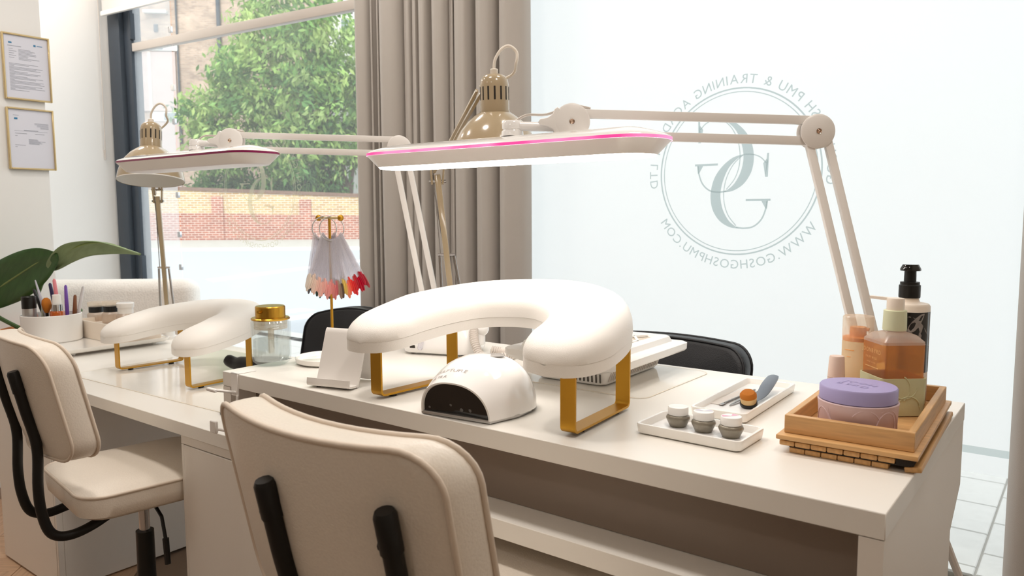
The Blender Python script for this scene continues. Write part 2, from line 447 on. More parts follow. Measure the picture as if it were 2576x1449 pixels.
def stroke(b, pts, wd, fn):
    P = [Vector((x, y, 0)) for x, y in pts]; L = []; R = []
    for i, p in enumerate(P):
        t = (P[min(i + 1, len(P) - 1)] - P[max(i - 1, 0)]).normalized(); n = V(-t.y, t.x, 0) * (wd / 2)
        L.append(b.bm.verts.new(fn(*(p + n)[:2]))); R.append(b.bm.verts.new(fn(*(p - n)[:2])))
    for i in range(len(P) - 1): b.bm.faces.new((L[i], L[i + 1], R[i + 1], R[i]))

# ================================================================== the room
H = 2.95
FZ = -0.18      # floor level
b = B(); b.box(-3.6, 2.7, -3.7, 1.616, FZ - 0.05, FZ)
floor = struct(b.out('floor', M_screed, smooth=0), 'oak herringbone floor of the salon')
# herringbone oak planks where the photograph shows them (left foreground)
PW, PLn = 0.11, 0.55
b = B(); b.box(0.001, PLn - 0.001, 0.001, PW - 0.001, 0.0, 0.006, 0.0012, 1)
pk0 = b.out('plank', M_oak, floor, smooth=30)
R45 = Matrix.Rotation(math.radians(45), 4, 'Z'); first = True
for m_ in range(-3, 4):
    for i in range(-16, 17):
        for vert in (0, 1):
            px, py = i * PW + m_ * PLn, i * PW - m_ * PLn
            Mp = R45 @ (Matrix.Translation((px, py, 0)) if not vert else Matrix.Translation((px, py, 0)) @ Matrix.Rotation(PI / 2, 4, 'Z'))
            Mp = Matrix.Translation((-1.75, -0.1, FZ)) @ Mp
            c = Mp @ V(PLn / 2, PW / 2, 0)
            if not (-2.30 < c.x < -1.2 and -0.75 < c.y < 0.5): continue
            if first: o = pk0; first = False
            else: o = pk0.copy(); COL.objects.link(o)
            o.parent = floor; o.matrix_local = Mp
b = B(); b.box(-3.7, 2.7, -3.7, 1.75, H, H + 0.1)
struct(b.out('ceiling', M_ceil, smooth=0))
b = B(); b.box(-2.52, -2.4, -3.6, 0.58, FZ, H)
struct(b.out('wall_left', M_wall, smooth=0), 'white wall carrying the two framed certificates')
b = B(); b.box(-3.45, -3.34, 0.3, 1.45, FZ, H)
struct(b.out('wall_left_recess', M_wall, smooth=0), 'white wall of the recess beside the window')
b = B(); b.box(-3.45, -2.52, 0.2, 0.3, FZ, H)
struct(b.out('wall_recess_end', M_wall, smooth=0))
b = B(); b.box(2.6, 2.7, -3.6, 1.75, FZ, H)
struct(b.out('wall_right', M_wall_dim, smooth=0))
b = B(); b.box(-2.52, 2.7, -3.7, -3.6, FZ, H)
struct(b.out('wall_back', M_wall_dim, smooth=0))

# ------------------------------------------------------------------ left window (bay turned 6 degrees)
TH = math.radians(6)
dW = V(-math.cos(TH), -math.sin(TH), 0); nW = V(-math.sin(TH), math.cos(TH), 0)      # along the pane to the left; outwards
WL = Matrix((dW, nW, V(0, 0, 1))).transposed().to_4x4(); WL.translation = (-1.25, 1.6, 0)
win1 = bpy.data.objects.new('window_1', None); COL.objects.link(win1); win1.matrix_world = WL
struct(win1, 'clear street window with black frame')
b = B(); b.box(1.965, 2.085, -0.05, 0.06, FZ, H, 0.004); b.out('frame', M_frame, win1, label='black upright at the left edge of the window')
b = B(); b.box(1.892, 1.962, -0.02, 0.05, FZ, H, 0.003); b.box(1.875, 1.892, -0.03, 0.0, 2.20, 2.36, .002); b.box(1.875, 1.892, -0.03, 0.0, 1.42, 1.50, .002); b.box(1.875, 1.892, -0.03, 0, .70, .86, .002)
b.out('frame', M_frame, win1)
b = B(); b.box(-0.06, 1.895, -0.015, 0.03, 2.13, 2.18, 0.003); b.out('transom', M_cordgray, win1, label='pale grey horizontal bar')
b = B(); b.box(-0.06, 2.085, -0.03, 0.05, FZ, 0.06, 0.003); b.out('frame', M_frame, win1)
def plane_grid(b, x0, x1, z0, z1, y=0.0):
    b.bm.faces.new([b.bm.verts.new(p) for p in ((x0, y, z0), (x1, y, z0), (x1, y, z1), (x0, y, z1))])
b = B(); b.box(-0.06, 1.515, 0.006, 0.008, 0.06, 2.9); b.out('pane', M_glass, win1, smooth=0)
b = B(); b.box(1.52, 1.893, -0.002, 0.0, 0.06, 2.9); b.out('pane', M_glass2, win1, smooth=0, label='hazy narrow side pane')
for z in (2.20, 1.86, 1.66, 1.42, 1.22, 0.98, 0.78):
    b = B(); b.box(1.505, 1.53, -0.012, 0.004, z, z + 0.035, 0.003); b.out('glass_clip', M_chrome if z != 1.86 else M_white, win1)

# right-hand frosted window
win2 = bpy.data.objects.new('window_2', None); COL.objects.link(win2); win2.location = (0, 1.6, 0)
struct(win2, 'frosted shop window with an etched round logo')
b = B(); b.box(-1.25, 2.6, 0.012, 0.014, FZ, H); b.out('pane', M_glass, win2, smooth=0)
b = B(); plane_grid(b, -1.25, 2.6, 0.41, H, 0.0); b.out('frosted_film', M_film, win2, smooth=0)
b = B(); plane_grid(b, -1.25, 2.6, 0.387, 0.41, 0.0); b.out('film_band', M_band, win2, smooth=0, label='grey band below the frosted film')
b = B(); plane_grid(b, -1.25, 2.6, 0.328, 0.387, 0.0); b.out('frosted_film', M_film, win2, smooth=0, label='lower strip of frosted film')

# ------------------------------------------------------------------ logo
R0 = 0.293
def logo(name, m, parent, place, full=True):
    b = B()
    def fn(u, v): return place(u * R0, v * R0)
    def ring(r1, r2, n=96):
        for k in range(n):
            a, c = 2 * PI * k / n, 2 * PI * (k + 1) / n
            flat([(r1 * math.cos(a), r1 * math.sin(a)), (r1 * math.cos(c), r1 * math.sin(c)), (r2 * math.cos(c), r2 * math.sin(c)), (r2 * math.cos(a), r2 * math.sin(a))], fn, b)
    ring(1.0, 0.982); ring(0.953, 0.942)
    def q(p): return ((p[0] - 685) / 512, -(p[1] - 718) / 537)
    outer = spline([(735, 605, 0), (660, 625, 0), (592, 680, 0), (545, 750, 0), (523, 830, 0), (522, 900, 0), (540, 970, 0), (585, 1035, 0), (650, 1074, 0), (712, 1082, 0)], 4)
    inner = spline([(735, 612, 0), (690, 632, 0), (635, 690, 0), (601, 770, 0), (586, 840, 0), (588, 900, 0), (605, 965, 0), (640, 1028, 0), (680, 1064, 0), (712, 1080, 0)], 4)
    for flip in (0, 1):
        g = (lambda p: q(p)) if not flip else (lambda p: q((1312 - p[0], p[1] - 235)))
        for i in range(len(outer) - 1):
            flat([g(outer[i]), g(outer[i + 1]), g(inner[i + 1]), g(inner[i])], fn, b)
        S = lambda pts, wd: stroke(b, [g(p) for p in spline([(x, y, 0) for x, y in pts], 5)], wd, fn)
        S([(722, 612), (665, 668), (624, 750), (607, 840), (613, 925), (640, 1000), (690, 1064)], 0.011)
        S([(690, 1074), (740, 1080), (800, 1068), (848, 1022), (873, 955), (880, 905)], 0.018)
        S([(735, 607), (790, 612), (835, 632), (868, 668)], 0.013)
        flat([g(p) for p in ((748, 893), (900, 893), (900, 906), (748, 906))], fn, b)
        flat([g(p) for p in ((845, 906), (884, 906), (880, 955), (872, 955))], fn, b)
        flat([g(p) for p in ((872, 606), (884, 606), (880, 755), (864, 755))], fn, b)
        flat([g(p) for p in ((864, 755), (850, 668), (872, 640), (880, 660))], fn, b)
    def arc(s, a0, a1, rbase, size, top=True):
        # a0,a1 as read from the street side; mirrored when seen from inside
        gl = []; x = 0
        for ch in s:
            if ch == ' ': x += size * 0.45; continue
            vs, fs = text_polys(ch, size); lo, hi = text_width(vs)
            gl.append((x + (hi - lo) / 2, [(vx - (lo + hi) / 2, vy) for vx, vy in vs], fs)); x += hi - lo + size * 0.22
        tot = x - size * 0.22
        for xc, vs, fs in gl:
            a = math.radians(a0 + (a1 - a0) * xc / tot)
            bv = []
            for vx, vy in vs:
                rr = rbase + vy if top else rbase - vy
                rad = V(math.cos(a), math.sin(a), 0); tan = V(math.sin(a), -math.cos(a), 0) if top else V(-math.sin(a), math.cos(a), 0)
                P = rad * rr + tan * vx
                bv.append(b.bm.verts.new(fn(-P.x, P.y)))
            for f in fs:
                try: b.bm.faces.new([bv[i] for i in f])
                except ValueError: pass
    arc('GOSH GOSH PMU & TRAINING ACADEMY LTD', 189, -9, 1.045, 0.155, True)
    arc('WWW.GOSHGOSHPMU.COM', 214, 328, 1.165, 0.155, False)
    return b.out(name, m, parent, smooth=0, fix=False)
logo('window_logo', M_logo, win2, lambda u, v: (0.68 + u, -0.002, 1.26 + v))['label'] = 'grey-green round monogram with mirrored lettering'
logo('window_logo', M_logo2, win1, lambda u, v: (0.80 - u, 0.002, 1.262 + v))['label'] = 'faint pale monogram on the clear glass'

# ------------------------------------------------------------------ roller blind
blind = thing('roller_blind', 'white roller blind pulled partly down over the clear street window', 'blind', (0, 0, 0))
blind.matrix_world = WL
b = B(); b.box(-0.05, 2.05, -0.10, -0.097, 2.36, 2.93); b.out('blind_fabric', M_blind, blind, smooth=0)
b = B(); b.box(-0.05, 2.055, -0.112, -0.088, 2.345, 2.375, 0.006); b.out('bottom_rail', M_white, blind)
b = B(); b.tube([(-0.05, -0.1, 2.90), (2.07, -0.1, 2.90)], 0.028, 14); b.out('roller', M_white, blind)
pts = [(2.14, -0.10, 2.9), (2.145, -0.10, 1.6), (2.135, -0.10, 1.54), (2.11, -0.10, 1.53), (2.095, -0.10, 1.57), (2.09, -0.10, 2.9)]
b = B(); b.tube(spline(pts, 4), 0.0028, 6); b.out('pull_cord', M_cordgray, blind)
b = B(); b.tube([(2.12, -.10, 1.545), (2.12, -.10, 1.49)], [0.006, .009], 8); b.out('cord_weight', M_white, blind)

# ------------------------------------------------------------------ curtains
def curtain(name, label, path, z0, z1, wob):
    P = spline([(x, y, 0) for x, y in path], 5)
    b = B(); rows = []
    NZ = 14
    for j in range(NZ + 1):
        t = j / NZ; z = z0 + (z1 - z0) * t
        row = []
        for i, p in enumerate(P):
            k = math.sin(i * 0.31 + t * 2.2) * wob * (1 - t) + math.sin(i * 0.17 + 3 * t) * wob * 0.4
            row.append((p.x + k, p.y + 0.4 * k, z))
        rows.append(row)
    b.loops(rows, False, False, closed=False)
    o = b.out(name, M_curtain, smooth=180)
    md = o.modifiers.new('thickness', 'SOLIDIFY'); md.thickness = 0.004
    return tag(o, label, 'curtain')
yb = 1.50
creases = [(-1.045, 0.035, 0.012), (-1.0, 0.05, 0.012), (-0.975, 0.03, 0.008), (-0.817, 0.115, 0.014), (-0.765, 0.03, 0.008), (-0.728, 0.035, 0.009), (-0.655, 0.085, 0.014), (-0.545, 0.06, 0.012), (-0.515, 0.045, 0.010), (-0.41, 0.115, 0.018), (-0.285, 0.055, 0.014)]
path = [(-1.085, 1.54), (-1.125, 1.52), (-1.138, 1.465)]
xp = -1.138
for xc, dp, wd in creases + [(-0.130, 0.05, 0.012)]:
    m = (xp + xc) / 2; hw = xc - xp
    bul = min(0.05, hw * 0.30)
    path += [(xp + hw * 0.28, 1.455 - bul * 0.8), (m, 1.455 - bul), (xc - wd, 1.455 - bul * 0.45), (xc, 1.455 + dp)]
    xp = xc + wd
    if xc < -0.2: path.append((xp, 1.455 - 0.004))
path[-1] = (-0.128, 1.475)
curtain('curtain', 'taupe pleated curtain hanging between the clear and the frosted window', path, FZ + 0.01, 2.88, 0.006)
path2 = [(1.60, 1.50), (1.552, 1.48), (1.548, 1.44), (1.575, 1.40), (1.62, 1.42), (1.66, 1.50), (1.70, 1.42), (1.76, 1.40), (1.80, 1.48), (1.84, 1.42), (1.90, 1.41)]
curtain('curtain', 'taupe curtain edge at the far right of the frosted window', path2, FZ + 0.01, 2.88, 0.002)

# ------------------------------------------------------------------ certificates on the left wall
def certificate(y0, y1, z0, z1, label, prints):
    t = thing('certificate_frame', label, 'certificate', (-2.4, (y0 + y1) / 2, z0), 0, 'framed certificates')
    hy, h = (y1 - y0) / 2, z1 - z0; f = 0.008
    b = B()
    b.box(0.001, 0.018, -hy, -hy + f, 0, h, 0.002, 1); b.box(0.001, 0.018, hy - f, hy, 0, h, 0.002, 1)
    b.box(0.001, 0.018, -hy + f, hy - f, 0, f, 0.002, 1); b.box(0.001, 0.018, -hy + f, hy - f, h - f, h, 0.002, 1)
    b.out('frame', M_palegold, t)
    b = B(); b.box(0.003, 0.010, -hy + f, hy - f, f, h - f); b.out('paper', M_paper, t, smooth=0)
    b = B()
    for (u, v, wd, ht, blue) in prints:
        bb = B() if blue else b
        bb.box(0.0101, 0.0104, -hy + 2 * hy * u, -hy + 2 * hy * (u + wd), h * (1 - v - ht), h * (1 - v))
        if blue: bb.out('printed_emblem', M_inkblue, t, smooth=0)
    b.out('printed_text', M_ink, t, smooth=0)['kind'] = 'stuff'
rnd = random.Random(3)
pr = [(0.14, 0.13, 0.07, 0.025, 1), (0.66, 0.13, 0.05, 0.03, 1), (0.73, 0.14, 0.12, 0.01, 1), (0.12, 0.185, 0.28, 0.008, 0)]
for k in range(9): pr.append((0.34, 0.23 + k * 0.019, 0.18 + 0.3 * rnd.random(), 0.006, 0))
for k in range(5): pr.append((0.14, 0.23 + k * 0.033, 0.06 + 0.1 * rnd.random(), 0.006, 0))
for k in range(24): pr.append((0.13, 0.45 + k * 0.0175, (0.1 if k % 4 == 2 else 0.35) + 0.4 * rnd.random() * (k % 4 != 2), 0.006, 0))
certificate(0.405, 0.61, 1.662, 1.968, 'upper certificate, closely printed page in a thin pale gold frame', pr)
pr = [(0.16, 0.16, 0.07, 0.03, 1), (0.14, 0.12, 0.12, 0.005, 0), (0.15, 0.37, 0.7, 0.004, 0), (0.35, 0.355, 0.3, 0.009, 0), (0.16, 0.41, 0.25, 0.007, 0), (0.58, 0.41, 0.2, 0.007, 0), (0.16, 0.45, 0.05, 0.006, 0), (0.15, 0.6, 0.22, 0.006, 0), (0.15, 0.63, 0.05, 0.006, 0)]
for k in range(6): pr.append((0.58 + 0.05 * (k > 1) + 0.07 * (k > 3), 0.235 + k * 0.016, 0.3 - 0.05 * (k > 1) - 0.07 * (k > 3), 0.006, 0))
for k in range(6): pr.append((0.44, 0.50 + k * 0.015, 0.16 + 0.2 * rnd.random(), 0.007, 0))
certificate(0.405, 0.61, 1.335, 1.625, 'lower certificate, mostly blank page with a short address block, pale gold frame', pr)

# ================================================================== desks
Z = 0.73
desk = thing('desk', 'white upper desk on the right carrying the big white arm rest', 'desk', (0, 0, 0))
b = B(); b.box(0, 1.51, 0, 0.726, Z - 0.036, Z, 0.0012, 1); b.out('desktop', M_desk, desk)
b = B(); b.box(0.0, 0.03, 0.0, 0.70, 0.569, Z - 0.037, 0.001, 1); b.out('leg', M_cab, desk)
b = B()
side = [(0.0, FZ), (0.612, FZ), (0.612, 0.50), (0.725, 0.56), (0.725, Z - 0.037), (0.0, Z - 0.037)]
Mx = Matrix(((0, 0, 1, 1.478), (1, 0, 0, 0), (0, 1, 0, 0), (0, 0, 0, 1)))
b.prism(side, 0, 0.031, Mx); b.out('leg', M_cab, desk, smooth=30)
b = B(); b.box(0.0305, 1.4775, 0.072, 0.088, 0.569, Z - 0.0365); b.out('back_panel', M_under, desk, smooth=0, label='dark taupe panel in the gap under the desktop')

ext = thing('worktop', 'long low white worktop running left from under the upper desk', 'desk', (0, 0, 0))
b = B(); b.box(-1.53, 1.46, -0.004, 0.755, 0.532, 0.568, 0.0012, 1); b.out('worktop_slab', M_desk, ext)
b = B(); b.box(0.99, 1.46, 0.135, 0.60, FZ, 0.532, 0.001, 1); b.out('end_panel', M_cab, ext)
b = B(); b.box(0.25, 0.99, 0.44, 0.456, FZ + .02, 0.531); b.out('back_panel', M_cab, ext, smooth=0)
def drawer_unit(x0, x1, label):
    t = thing('drawer_unit', label, 'cabinet', ((x0 + x1) / 2, 0.0, 0))
    hw = (x1 - x0) / 2
    b = B(); b.box(-hw, hw, 0.02, 0.66, FZ + 0.012, 0.531, 0.001, 1); b.out('carcass', M_cab, t)
    b = B(); b.box(-hw, hw, 0.0, 0.02, 0.508, 0.5315, 0.001, 1); b.box(-hw, -hw + .012, 0.0, 0.02, FZ + 0.012, 0.507, .001, 1); b.box(hw - .012, hw, 0.0, 0.02, FZ + 0.012, 0.507, .001, 1)
    b.out('front_frame', M_cab, t)
    b = B(); b.box(-hw + .0135, hw - .0135, -0.001, 0.019, FZ + 0.013, 0.5055, 0.0012, 1); b.out('door', M_cab, t)
    for sx in (-1, 1):
        for y in (0.06, 0.6):
            b = B(); b.cyl((sx * (hw - 0.03), y, FZ), (sx * (hw - 0.03), y, FZ + 0.0125), 0.015, n=10); b.out('foot', M_black, t)
    return t
drawer_unit(-0.212, 0.24, 'plain white cabinet under the worktop between the two cream chairs')
drawer_unit(-1.53, -1.045, 'plain white cabinet under the left end of the worktop')

# clear mats
def desk_mat(x0, x1, y0, y1, z, label, rz=0):
    cx, cy = (x0 + x1) / 2, (y0 + y1) / 2
    t = thing('desk_mat', label, 'mat', (cx, cy, z), rz)
    hx, hy = (x1 - x0) / 2, (y1 - y0) / 2
    b = B(); b.prism(rrect(hx, hy, 0.03), 0.0003, 0.0016); b.out('sheet', M_mat, t, smooth=0)
    o = rrect(hx, hy, 0.03); i = rrect(hx - 0.0022, hy - 0.0022, 0.028)
    b = B(); n = len(o)
    for k in range(n):
        b.bm.faces.new([b.bm.verts.new(p) for p in ((*o[k], .0018), (*o[(k + 1) % n], .0018), (*i[(k + 1) % n], .0018), (*i[k], .0018))])
    b.out('mat_rim', M_matedge, t, smooth=0)
desk_mat(0.46, 0.978, 0.355, 0.70, Z, 'clear mat under the dust collector on the upper desk')
desk_mat(-1.10, -0.05, 0.10, 0.70, 0.568, 'clear mat on the low worktop under the left arm rest', math.radians(2))

# ================================================================== arm rests
def arm_rest(loc, rz, label):
    t = thing('arm_rest', label, 'arm rest', loc, rz, 'nail table arm rests')
    cl = spline([(-0.242, -0.150, 0), (-0.250, -0.06, 0), (-0.230, 0.05, 0), (-0.175, 0.145, 0), (-0.08, 0.195, 0), (0.02, 0.200, 0), (0.112, 0.150, 0), (0.176, 0.055, 0), (0.198, -0.04, 0), (0.195, -0.130, 0)], 8)
    L = [0]
    for a, c in zip(cl, cl[1:]): L.append(L[-1] + (c - a).length)
    T = L[-1]
    # resample, denser at the ends
    prm = []
    NS = 72
    for i in range(NS + 1):
        u = i / NS; prm.append(T * (0.5 - 0.5 * math.cos(PI * u)) * 0.5 + T * u * 0.5)
    def at(s):
        for i in range(len(L) - 1):
            if s <= L[i + 1] or i == len(L) - 2:
                k = (s - L[i]) / max(L[i + 1] - L[i], 1e-9); return cl[i].lerp(cl[i + 1], k), (cl[i + 1] - cl[i]).normalized()
    loops = []; lower = []
    NA = 28
    for s in prm:
        p, tg = at(s)
        # smooth tangent
        p2, _ = at(min(s + 0.02, T)); p1, _ = at(max(s - 0.02, 0)); tg = (p2 - p1).normalized()
        nr = V(-tg.y, tg.x, 0)
        e = min(s, T - s); er = 0.085
        k = math.sqrt(max(1 - (1 - min(e / er, 1)) ** 2, 0.0016)); k = k ** 0.8; k2 = min(1.0, 0.42 + e / 0.30)
        wd = (0.076 + 0.012 * (s / T)) * k; th = 0.082 * (0.35 + 0.65 * min(k, 1)) * (0.55 + 0.45 * k2)
        L1 = []
        for a in range(NA):
            an = 2 * PI * a / NA; c, sn = math.cos(an), math.sin(an)
            x = wd * math.copysign(abs(c) ** 0.62, c)
            if sn >= 0: z = 0.022 + max(th - 0.022, .004) * sn ** 0.80
            else: z = 0.022 + 0.003 * sn
            q = p + nr * x
            zb = 0.107 + 0.14 * (q.y + 0.115)
            L1.append((q.x, q.y, zb + z))
        loops.append(L1)
        L2 = []
        for xx, z2 in ((-1, 0.0), (-1, 0.0212), (1, 0.0212), (1, 0.0)):
            q = p + nr * (wd * 0.988 * xx); L2.append((q.x, q.y, 0.107 + 0.14 * (q.y + 0.115) + z2))
        lower.append(L2)
    b = B(); b.loops(loops); b.out('cushion', M_pad, t, smooth=60)
    b = B(); b.loops(lower); b.out('base_board', M_pad, t, smooth=50)
    for sx in (-1, 1):
        def X(y): return sx * (0.236 - 0.014 * (y + 0.115) / 0.23)
        def zt(y): return 0.107 + 0.14 * (y + 0.115) + 0.012
        yf, yr = -0.115, 0.115; r = 0.012
        prof = [(yf, zt(yf))]
        prof += [(yf + r - r * math.cos(a), 0.006 + r - r * math.sin(a)) for a in [PI / 2 * k / 5 for k in range(6)]]
        prof += [(yr - r + r * math.sin(a), 0.006 + r - r * math.cos(a)) for a in [PI / 2 * k / 5 for k in range(6)]]
        prof += [(yr, zt(yr))]
        wv, th = 0.015, 0.0045
        b = B(); lp = []
        P = [V(X(y), y, z) for y, z in prof]
        for i, p in enumerate(P):
            tt = (P[min(i + 1, len(P) - 1)] - P[max(i - 1, 0)]).normalized(); sd = V(1, 0, 0); sd = (sd - tt * sd.dot(tt)).normalized(); up = sd.cross(tt)
            lp.append([p + sd * wv + up * 0, p + sd * wv + up * th, p - sd * wv + up * th, p - sd * wv + up * 0])
        b.loops(lp); lg = b.out('leg', M_gold, t, smooth=25, label='gold flat-bar loop leg')
        for y in (-0.07, 0.075):
            b = B(); b.cyl((X(y), y, 0.0), (X(y), y, 0.0062), 0.009, n=12); b.out('foot', M_black, lg)
    return t
arm_rest((0.757, 0.15, Z), math.radians(1.2), 'large white curved arm rest on gold legs on the upper desk')
arm_rest((-0.766, 0.322, 0.5700), math.radians(-0.7), 'white curved arm rest on gold legs on the low worktop at left')

# ================================================================== UV nail lamp
uv = thing('nail_lamp', 'white dome nail curing lamp with a black opening under the arm rest', 'nail lamp', (0.750, 0.108, Z), math.radians(6.5))
def uvs(u, t, off=0.0):
    """shell point: u in 0..1 over the arch from -x to +x, t front..back"""
    y = -0.098 + 0.198 * t
    w_ = 0.079 + 0.024 * math.sin(min(t / 0.55, 1) * PI / 2)
    if t > 0.55: w_ = 0.103 * math.sqrt(max(1 - ((t - 0.55) / 0.45) ** 2.2, 0.0))
    h_ = 0.066 + 0.037 * math.sin(min(t / 0.5, 1) * PI / 2)
    if t > 0.5: h_ = 0.103 * math.sqrt(max(1 - ((t - 0.5) / 0.5) ** 2.6, 0.0))
    a = PI * (1 - u); c, s = math.cos(a), math.sin(a)
    x = (w_ + off) * math.copysign(abs(c) ** 0.85, c); z = (h_ + off) * s ** 0.9
    return V(x, y - (0.012 * (1 - t) * s), z + 0.006)
b = B(); b.loops([[uvs(k / 36, t) for k in range(37)] for t in [0, .04, .1, .18, .27, .36, .45, .54, .62, .7, .78, .85, .91, .96, .985, .999]], False, False, closed=False)
b.out('shell', M_whitegloss, uv, smooth=60)
b = B()
front = [uvs(k / 36, 0) for k in range(37)]
ins = [V(p.x * 0.955, p.y + 0.0, 0.006 + (p.z - 0.006) * 0.955) for p in front]
deep = [V(p.x * 0.94, p.y + 0.004, 0.006 + (p.z - 0.006) * 0.94) for p in front]
b.loops([front, ins, deep], False, False, closed=False); b.out('opening_rim', M_whitegloss, uv, smooth=40)
b = B(); c0 = V(0, deep[0].y + 0.004, 0.008)
for k in range(36): b.bm.faces.new([b.bm.verts.new(p) for p in (deep[k], deep[k + 1], c0)])
b.out('dark_interior', M_blackgloss, uv, smooth=0, label='black glossy opening')
for (x, z) in [(-0.052, 0.046), (-0.03, 0.05), (0.005, 0.056), (-0.055, 0.026), (-0.04, 0.028), (0.012, 0.014), (0.032, 0.016), (-0.012, 0.022), (0.036, 0.040), (-0.062, 0.012)]:
    b = B(); b.sphere((x, c0.y - 0.003, z + 0.004), 0.0042, (1, .6, 1), 10); b.out('led_stud', M_ledstud, uv)
b = B(); b.prism([(uvs(k / 36, 0).x, 0) for k in range(1)] and [(-0.079, -0.098), (0.079, -0.098), (0.100, -0.03), (0.100, 0.02), (0.07, 0.075), (0, 0.099), (-0.07, 0.075), (-0.100, 0.02), (-0.100, -0.03)], 0.001, 0.008, bev=0.002)
b.out('base_plate', M_silver, uv)
b = B(); b.lathe([(0, 0.0), (0.018, 0.0), (0.019, 0.001), (0.0, 0.0025)], 24, (0.022, 0.012, 0.1065)); b.out('top_button', M_silver, uv)
def on_shell(u, v):
    # place lettering on the sloping front of the shell just above the opening
    uu = 0.37 + u / 0.22; tt = 0.055 + v / 0.2
    return uvs(uu, tt, 0.0006)
b = B(); add_text(b, 'BIO SCULPTURE', lambda u, v: on_shell(u, v + 0.016), 0.0105); add_text(b, 'ULTRA', lambda u, v: on_shell(u, v), 0.0105)
b.out('lettering', M_greytext, uv, smooth=0, fix=False)

# ================================================================== dust collector
dc = thing('dust_collector', 'white flat nail dust collector with a web-pattern grille behind the arm rest', 'dust collector', (0.76, 0.53, Z), math.radians(1.5))
def rl(hx, hy, r, z, cx=0, cy=0): return [(x, y, z) for x, y in rrect(hx, hy, r, 5, cx, cy)]
b = B()
b.loops([rl(0.088, 0.138, 0.02, 0.004, 0, 0.01), rl(0.092, 0.142, 0.02, 0.008, 0, 0.01), rl(0.098, 0.148, 0.022, 0.034, 0, 0.008), rl(0.12, 0.158, 0.02, 0.042, 0, 0),
         rl(0.162, 0.162, 0.02, 0.052), rl(0.165, 0.165, 0.02, 0.056), rl(0.165, 0.165, 0.018, 0.070), rl(0.160, 0.160, 0.018, 0.073), rl(0.135, 0.14, 0.015, 0.074),
         rl(0.130, 0.136, 0.015, 0.086), rl(0.126, 0.132, 0.014, 0.088), rl(0.106, 0.112, 0.010, 0.088), rl(0.104, 0.110, 0.010, 0.080)])
b.out('body', M_white, dc, smooth=35)
b = B(); b.box(-0.104, 0.104, -0.110, 0.110, 0.0803, 0.0815); b.out('filter', M_filter, dc, smooth=0)
b = B()
for a in range(8):
    an = math.radians(a * 45 + 10); L_ = min(0.104 / max(abs(math.cos(an)), 1e-3), 0.110 / max(abs(math.sin(an)), 1e-3))
    b.bar((0, 0, 0.0855), (L_ * math.cos(an), L_ * math.sin(an), 0.0855), 0.006, 0.004)
for rr in (0.035, 0.07, 0.10):
    for a in range(8):
        a0, a1 = math.radians(a * 45 + 10), math.radians(a * 45 + 55)
        p0 = (max(-.103, min(.103, rr * math.cos(a0))), max(-.109, min(.109, rr * math.sin(a0)))); p1 = (max(-.103, min(.103, rr * math.cos(a1))), max(-.109, min(.109, rr * math.sin(a1))))
        b.bar((*p0, 0.0855), (*p1, 0.0855), 0.0055, 0.004)
b.out('grille', M_white, dc, smooth=0)
for i in range(17):
    x = -0.083 + i * 0.0104
    if 6 <= i <= 8: continue
    b = B(); b.bar((x, -0.1345, 0.011), (x + 0.002, -0.1395, 0.031), 0.0032, 0.0024, side=(1, 0, 0)); b.out('vent_slot', M_slot, dc, smooth=0)
for i in range(26):
    y = -0.115 + i * 0.0098
    b = B(); b.bar((0.0945, y, 0.011), (0.0985, y + 0.006, 0.031), 0.0028, 0.002, side=(0, 1, 0)); b.out('vent_slot', M_cordgray, dc, smooth=0)
b = B(); b.cyl((-0.01, -0.134, 0.02), (-0.01, -0.139, 0.022), 0.008, n=16); b.out('knob', M_silver, dc)

# ================================================================== nail drill machine
dr = thing('nail_drill', 'white nail drill box with small black display behind the arm rest', 'nail drill', (0.262, 0.527, Z), math.radians(20))
b = B()
b.loops([rl(0.098, 0.065, 0.025, 0.005), rl(0.103, 0.070, 0.03, 0.010), rl(0.105, 0.072, 0.03, 0.03), rl(0.098, 0.062, 0.03, 0.07, 0, 0.006), rl(0.088, 0.050, 0.028, 0.092, 0, 0.012), rl(0.075, 0.038, 0.025, 0.098, 0, 0.014)])
b.out('body', M_whitegloss, dr, smooth=50)
b = B(); b.box(-0.074, -0.058, -0.0722, -0.068, 0.019, 0.028, .001, 1); b.out('display', M_slotdark, dr)
b = B(); b.tube([(-0.040, -0.078, 0.022), (-0.034, -0.066, 0.09)], 0.0075, 12); b.tube([(-0.040, -0.078, 0.0215), (-0.0405, -0.079, 0.016)], [.0075, .005], 12); b.out('side_tube', M_clear, dr)
b = B(); b.cyl((-0.105, 0.0, 0.03), (-0.125, -0.01, 0.026), 0.011, 0.004, 12); b.out('dial', M_black, dr)
for sx in (-1, 1):
    b = B(); b.cyl((sx * 0.075, -0.045, 0), (sx * 0.075, -0.045, 0.006), 0.007, n=10); b.out('foot', M_black, dr)
b = B()
b.loops([[(0.112 + x * 0.016, -0.02 + y * 0.016, z) for x, y in [(math.cos(2 * PI * k / 14), math.sin(2 * PI * k / 14)) for k in range(14)]] for z in (0.03, 0.06)])
b.sphere((0.118, -0.02, 0.075), 0.021, (1, 1, 1.1)); b.out('handpiece_rest', M_whitegloss, dr, smooth=50)
